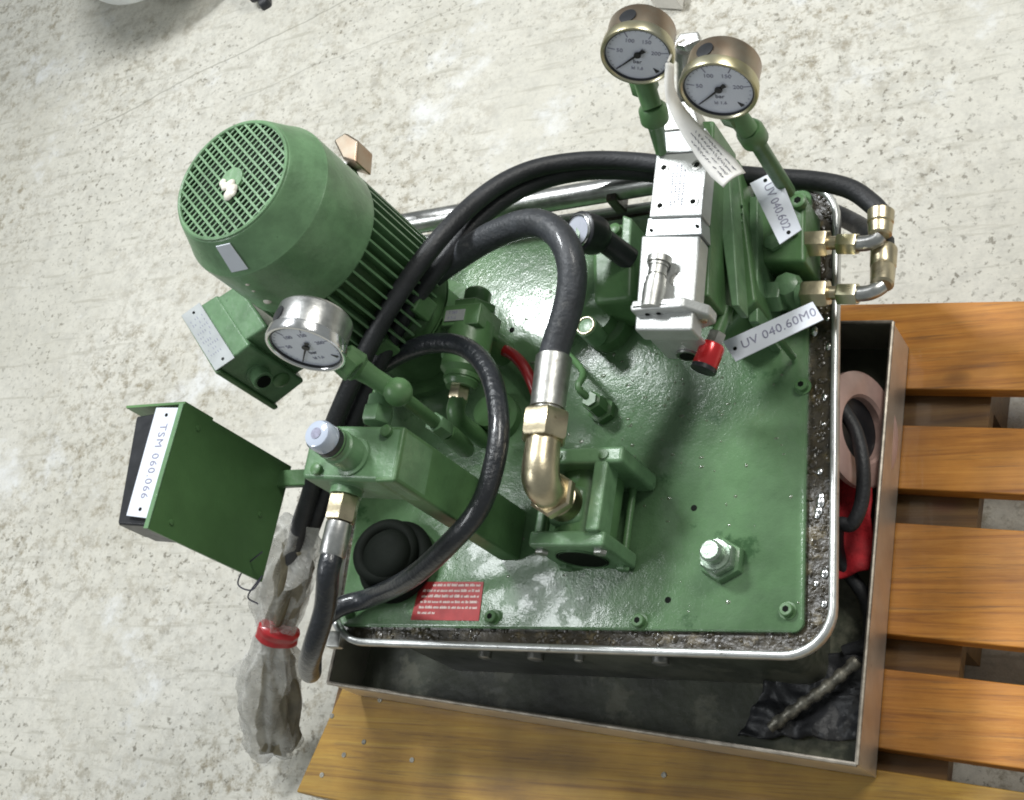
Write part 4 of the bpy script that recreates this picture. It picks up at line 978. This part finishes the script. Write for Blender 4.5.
tag(bag, 'dirty translucent plastic bag tied with red tape hanging left of the pallet', 'plastic bag')
blob([(276, 636, .212), (278, 665, .165), (281, 695, .12), (277, 728, .075), (274, 750, .05)], [.016, .023, .029, .031, .024], .5, 'dirty_contents', M['bagdirt'], bag, .006)
blob([(300, 545, .318), (292, 585, .27), (282, 622, .226)], [.022, .023, .018], .5, 'dirty_sleeve', M['bagdirt'], bag, .004)
# loose film flaps
def sheet(corners, name, amp=.008):
    a, b, c, d = [P(*k) for k in corners]; vv = []; g = 14
    for j in range(g+1):
        for i in range(g+1):
            s, t = i/g, j/g; p = (a*(1-s)+b*s)*(1-t) + (d*(1-s)+c*s)*t
            vv.append(p + V((amp*noise.noise(p*18+V((3,0,0))), amp*noise.noise(p*22), amp*2*noise.noise(p*16))))
    return MB().add(vv, [(j*(g+1)+i, j*(g+1)+i+1, (j+1)*(g+1)+i+1, (j+1)*(g+1)+i) for j in range(g) for i in range(g)]).build(name, M['film'], bag, angle=180)
sheet([(256, 646, .20), (286, 650, .20), (285, 700, .14), (226, 672, .15)], 'film_flap')
sheet([(256, 650, .18), (290, 660, .18), (262, 745, .05), (238, 728, .06)], 'film_flap')
sheet([(246, 556, .29), (284, 516, .335), (292, 600, .26), (256, 628, .22)], 'film_flap', .006)
sheet([(285, 525, .345), (318, 527, .345), (312, 580, .30), (284, 590, .29)], 'film_flap', .006)
tb = blob([(280, 629, .222), (278, 634, .216), (277, 639, .210)], [.0290, .0285, .0290], .62, 'red_tape_band', M['red_tape'], bag, .001, fold_=.12)

# ------------------------------------------------------------------ things at the back of the floor
tub = empty('white_tub', P(150, -60, 0)); tag(tub, 'white rounded tub at the top left of the floor, only its lower edge in view', 'tub')
tc_ = P(150, 3, .10) + V((-.03, .185, 0)); tc_ = V((tc_.x, tc_.y, 0))
MB().lathe(tc_ + ZUP*.10, ZUP, [(0, .17), (.01, .185), (.02, .19), (.30, .21), (.31, .20)], 48).build('shell', M['white_paint'], tub)
c = P(262, 4, 0)
MB().lathe(V((c.x, c.y, 0)), (.9, .3, 0), [(0, .018), (.004, .022), (.020, .022), (.024, .018)], 20).build('caster', M['black'], tub)
MB().tube([V((c.x, c.y, .02)), V((c.x, c.y, .04)), tc_ + V((0.12, .02, .12))], .012, 10).build('caster_arm', M['black'], tub)
bx_ = MB().prism([P(655, 8, .004), P(683, 10, .004), P(686, -14, .004), P(658, -16, .004)], (0, 0, .03)).build('cardboard_piece', M['paper'], None, .002, loc=P(670, 0, 0))
tag(bx_, 'small cream block lying on the floor behind the left top gauge', 'block')
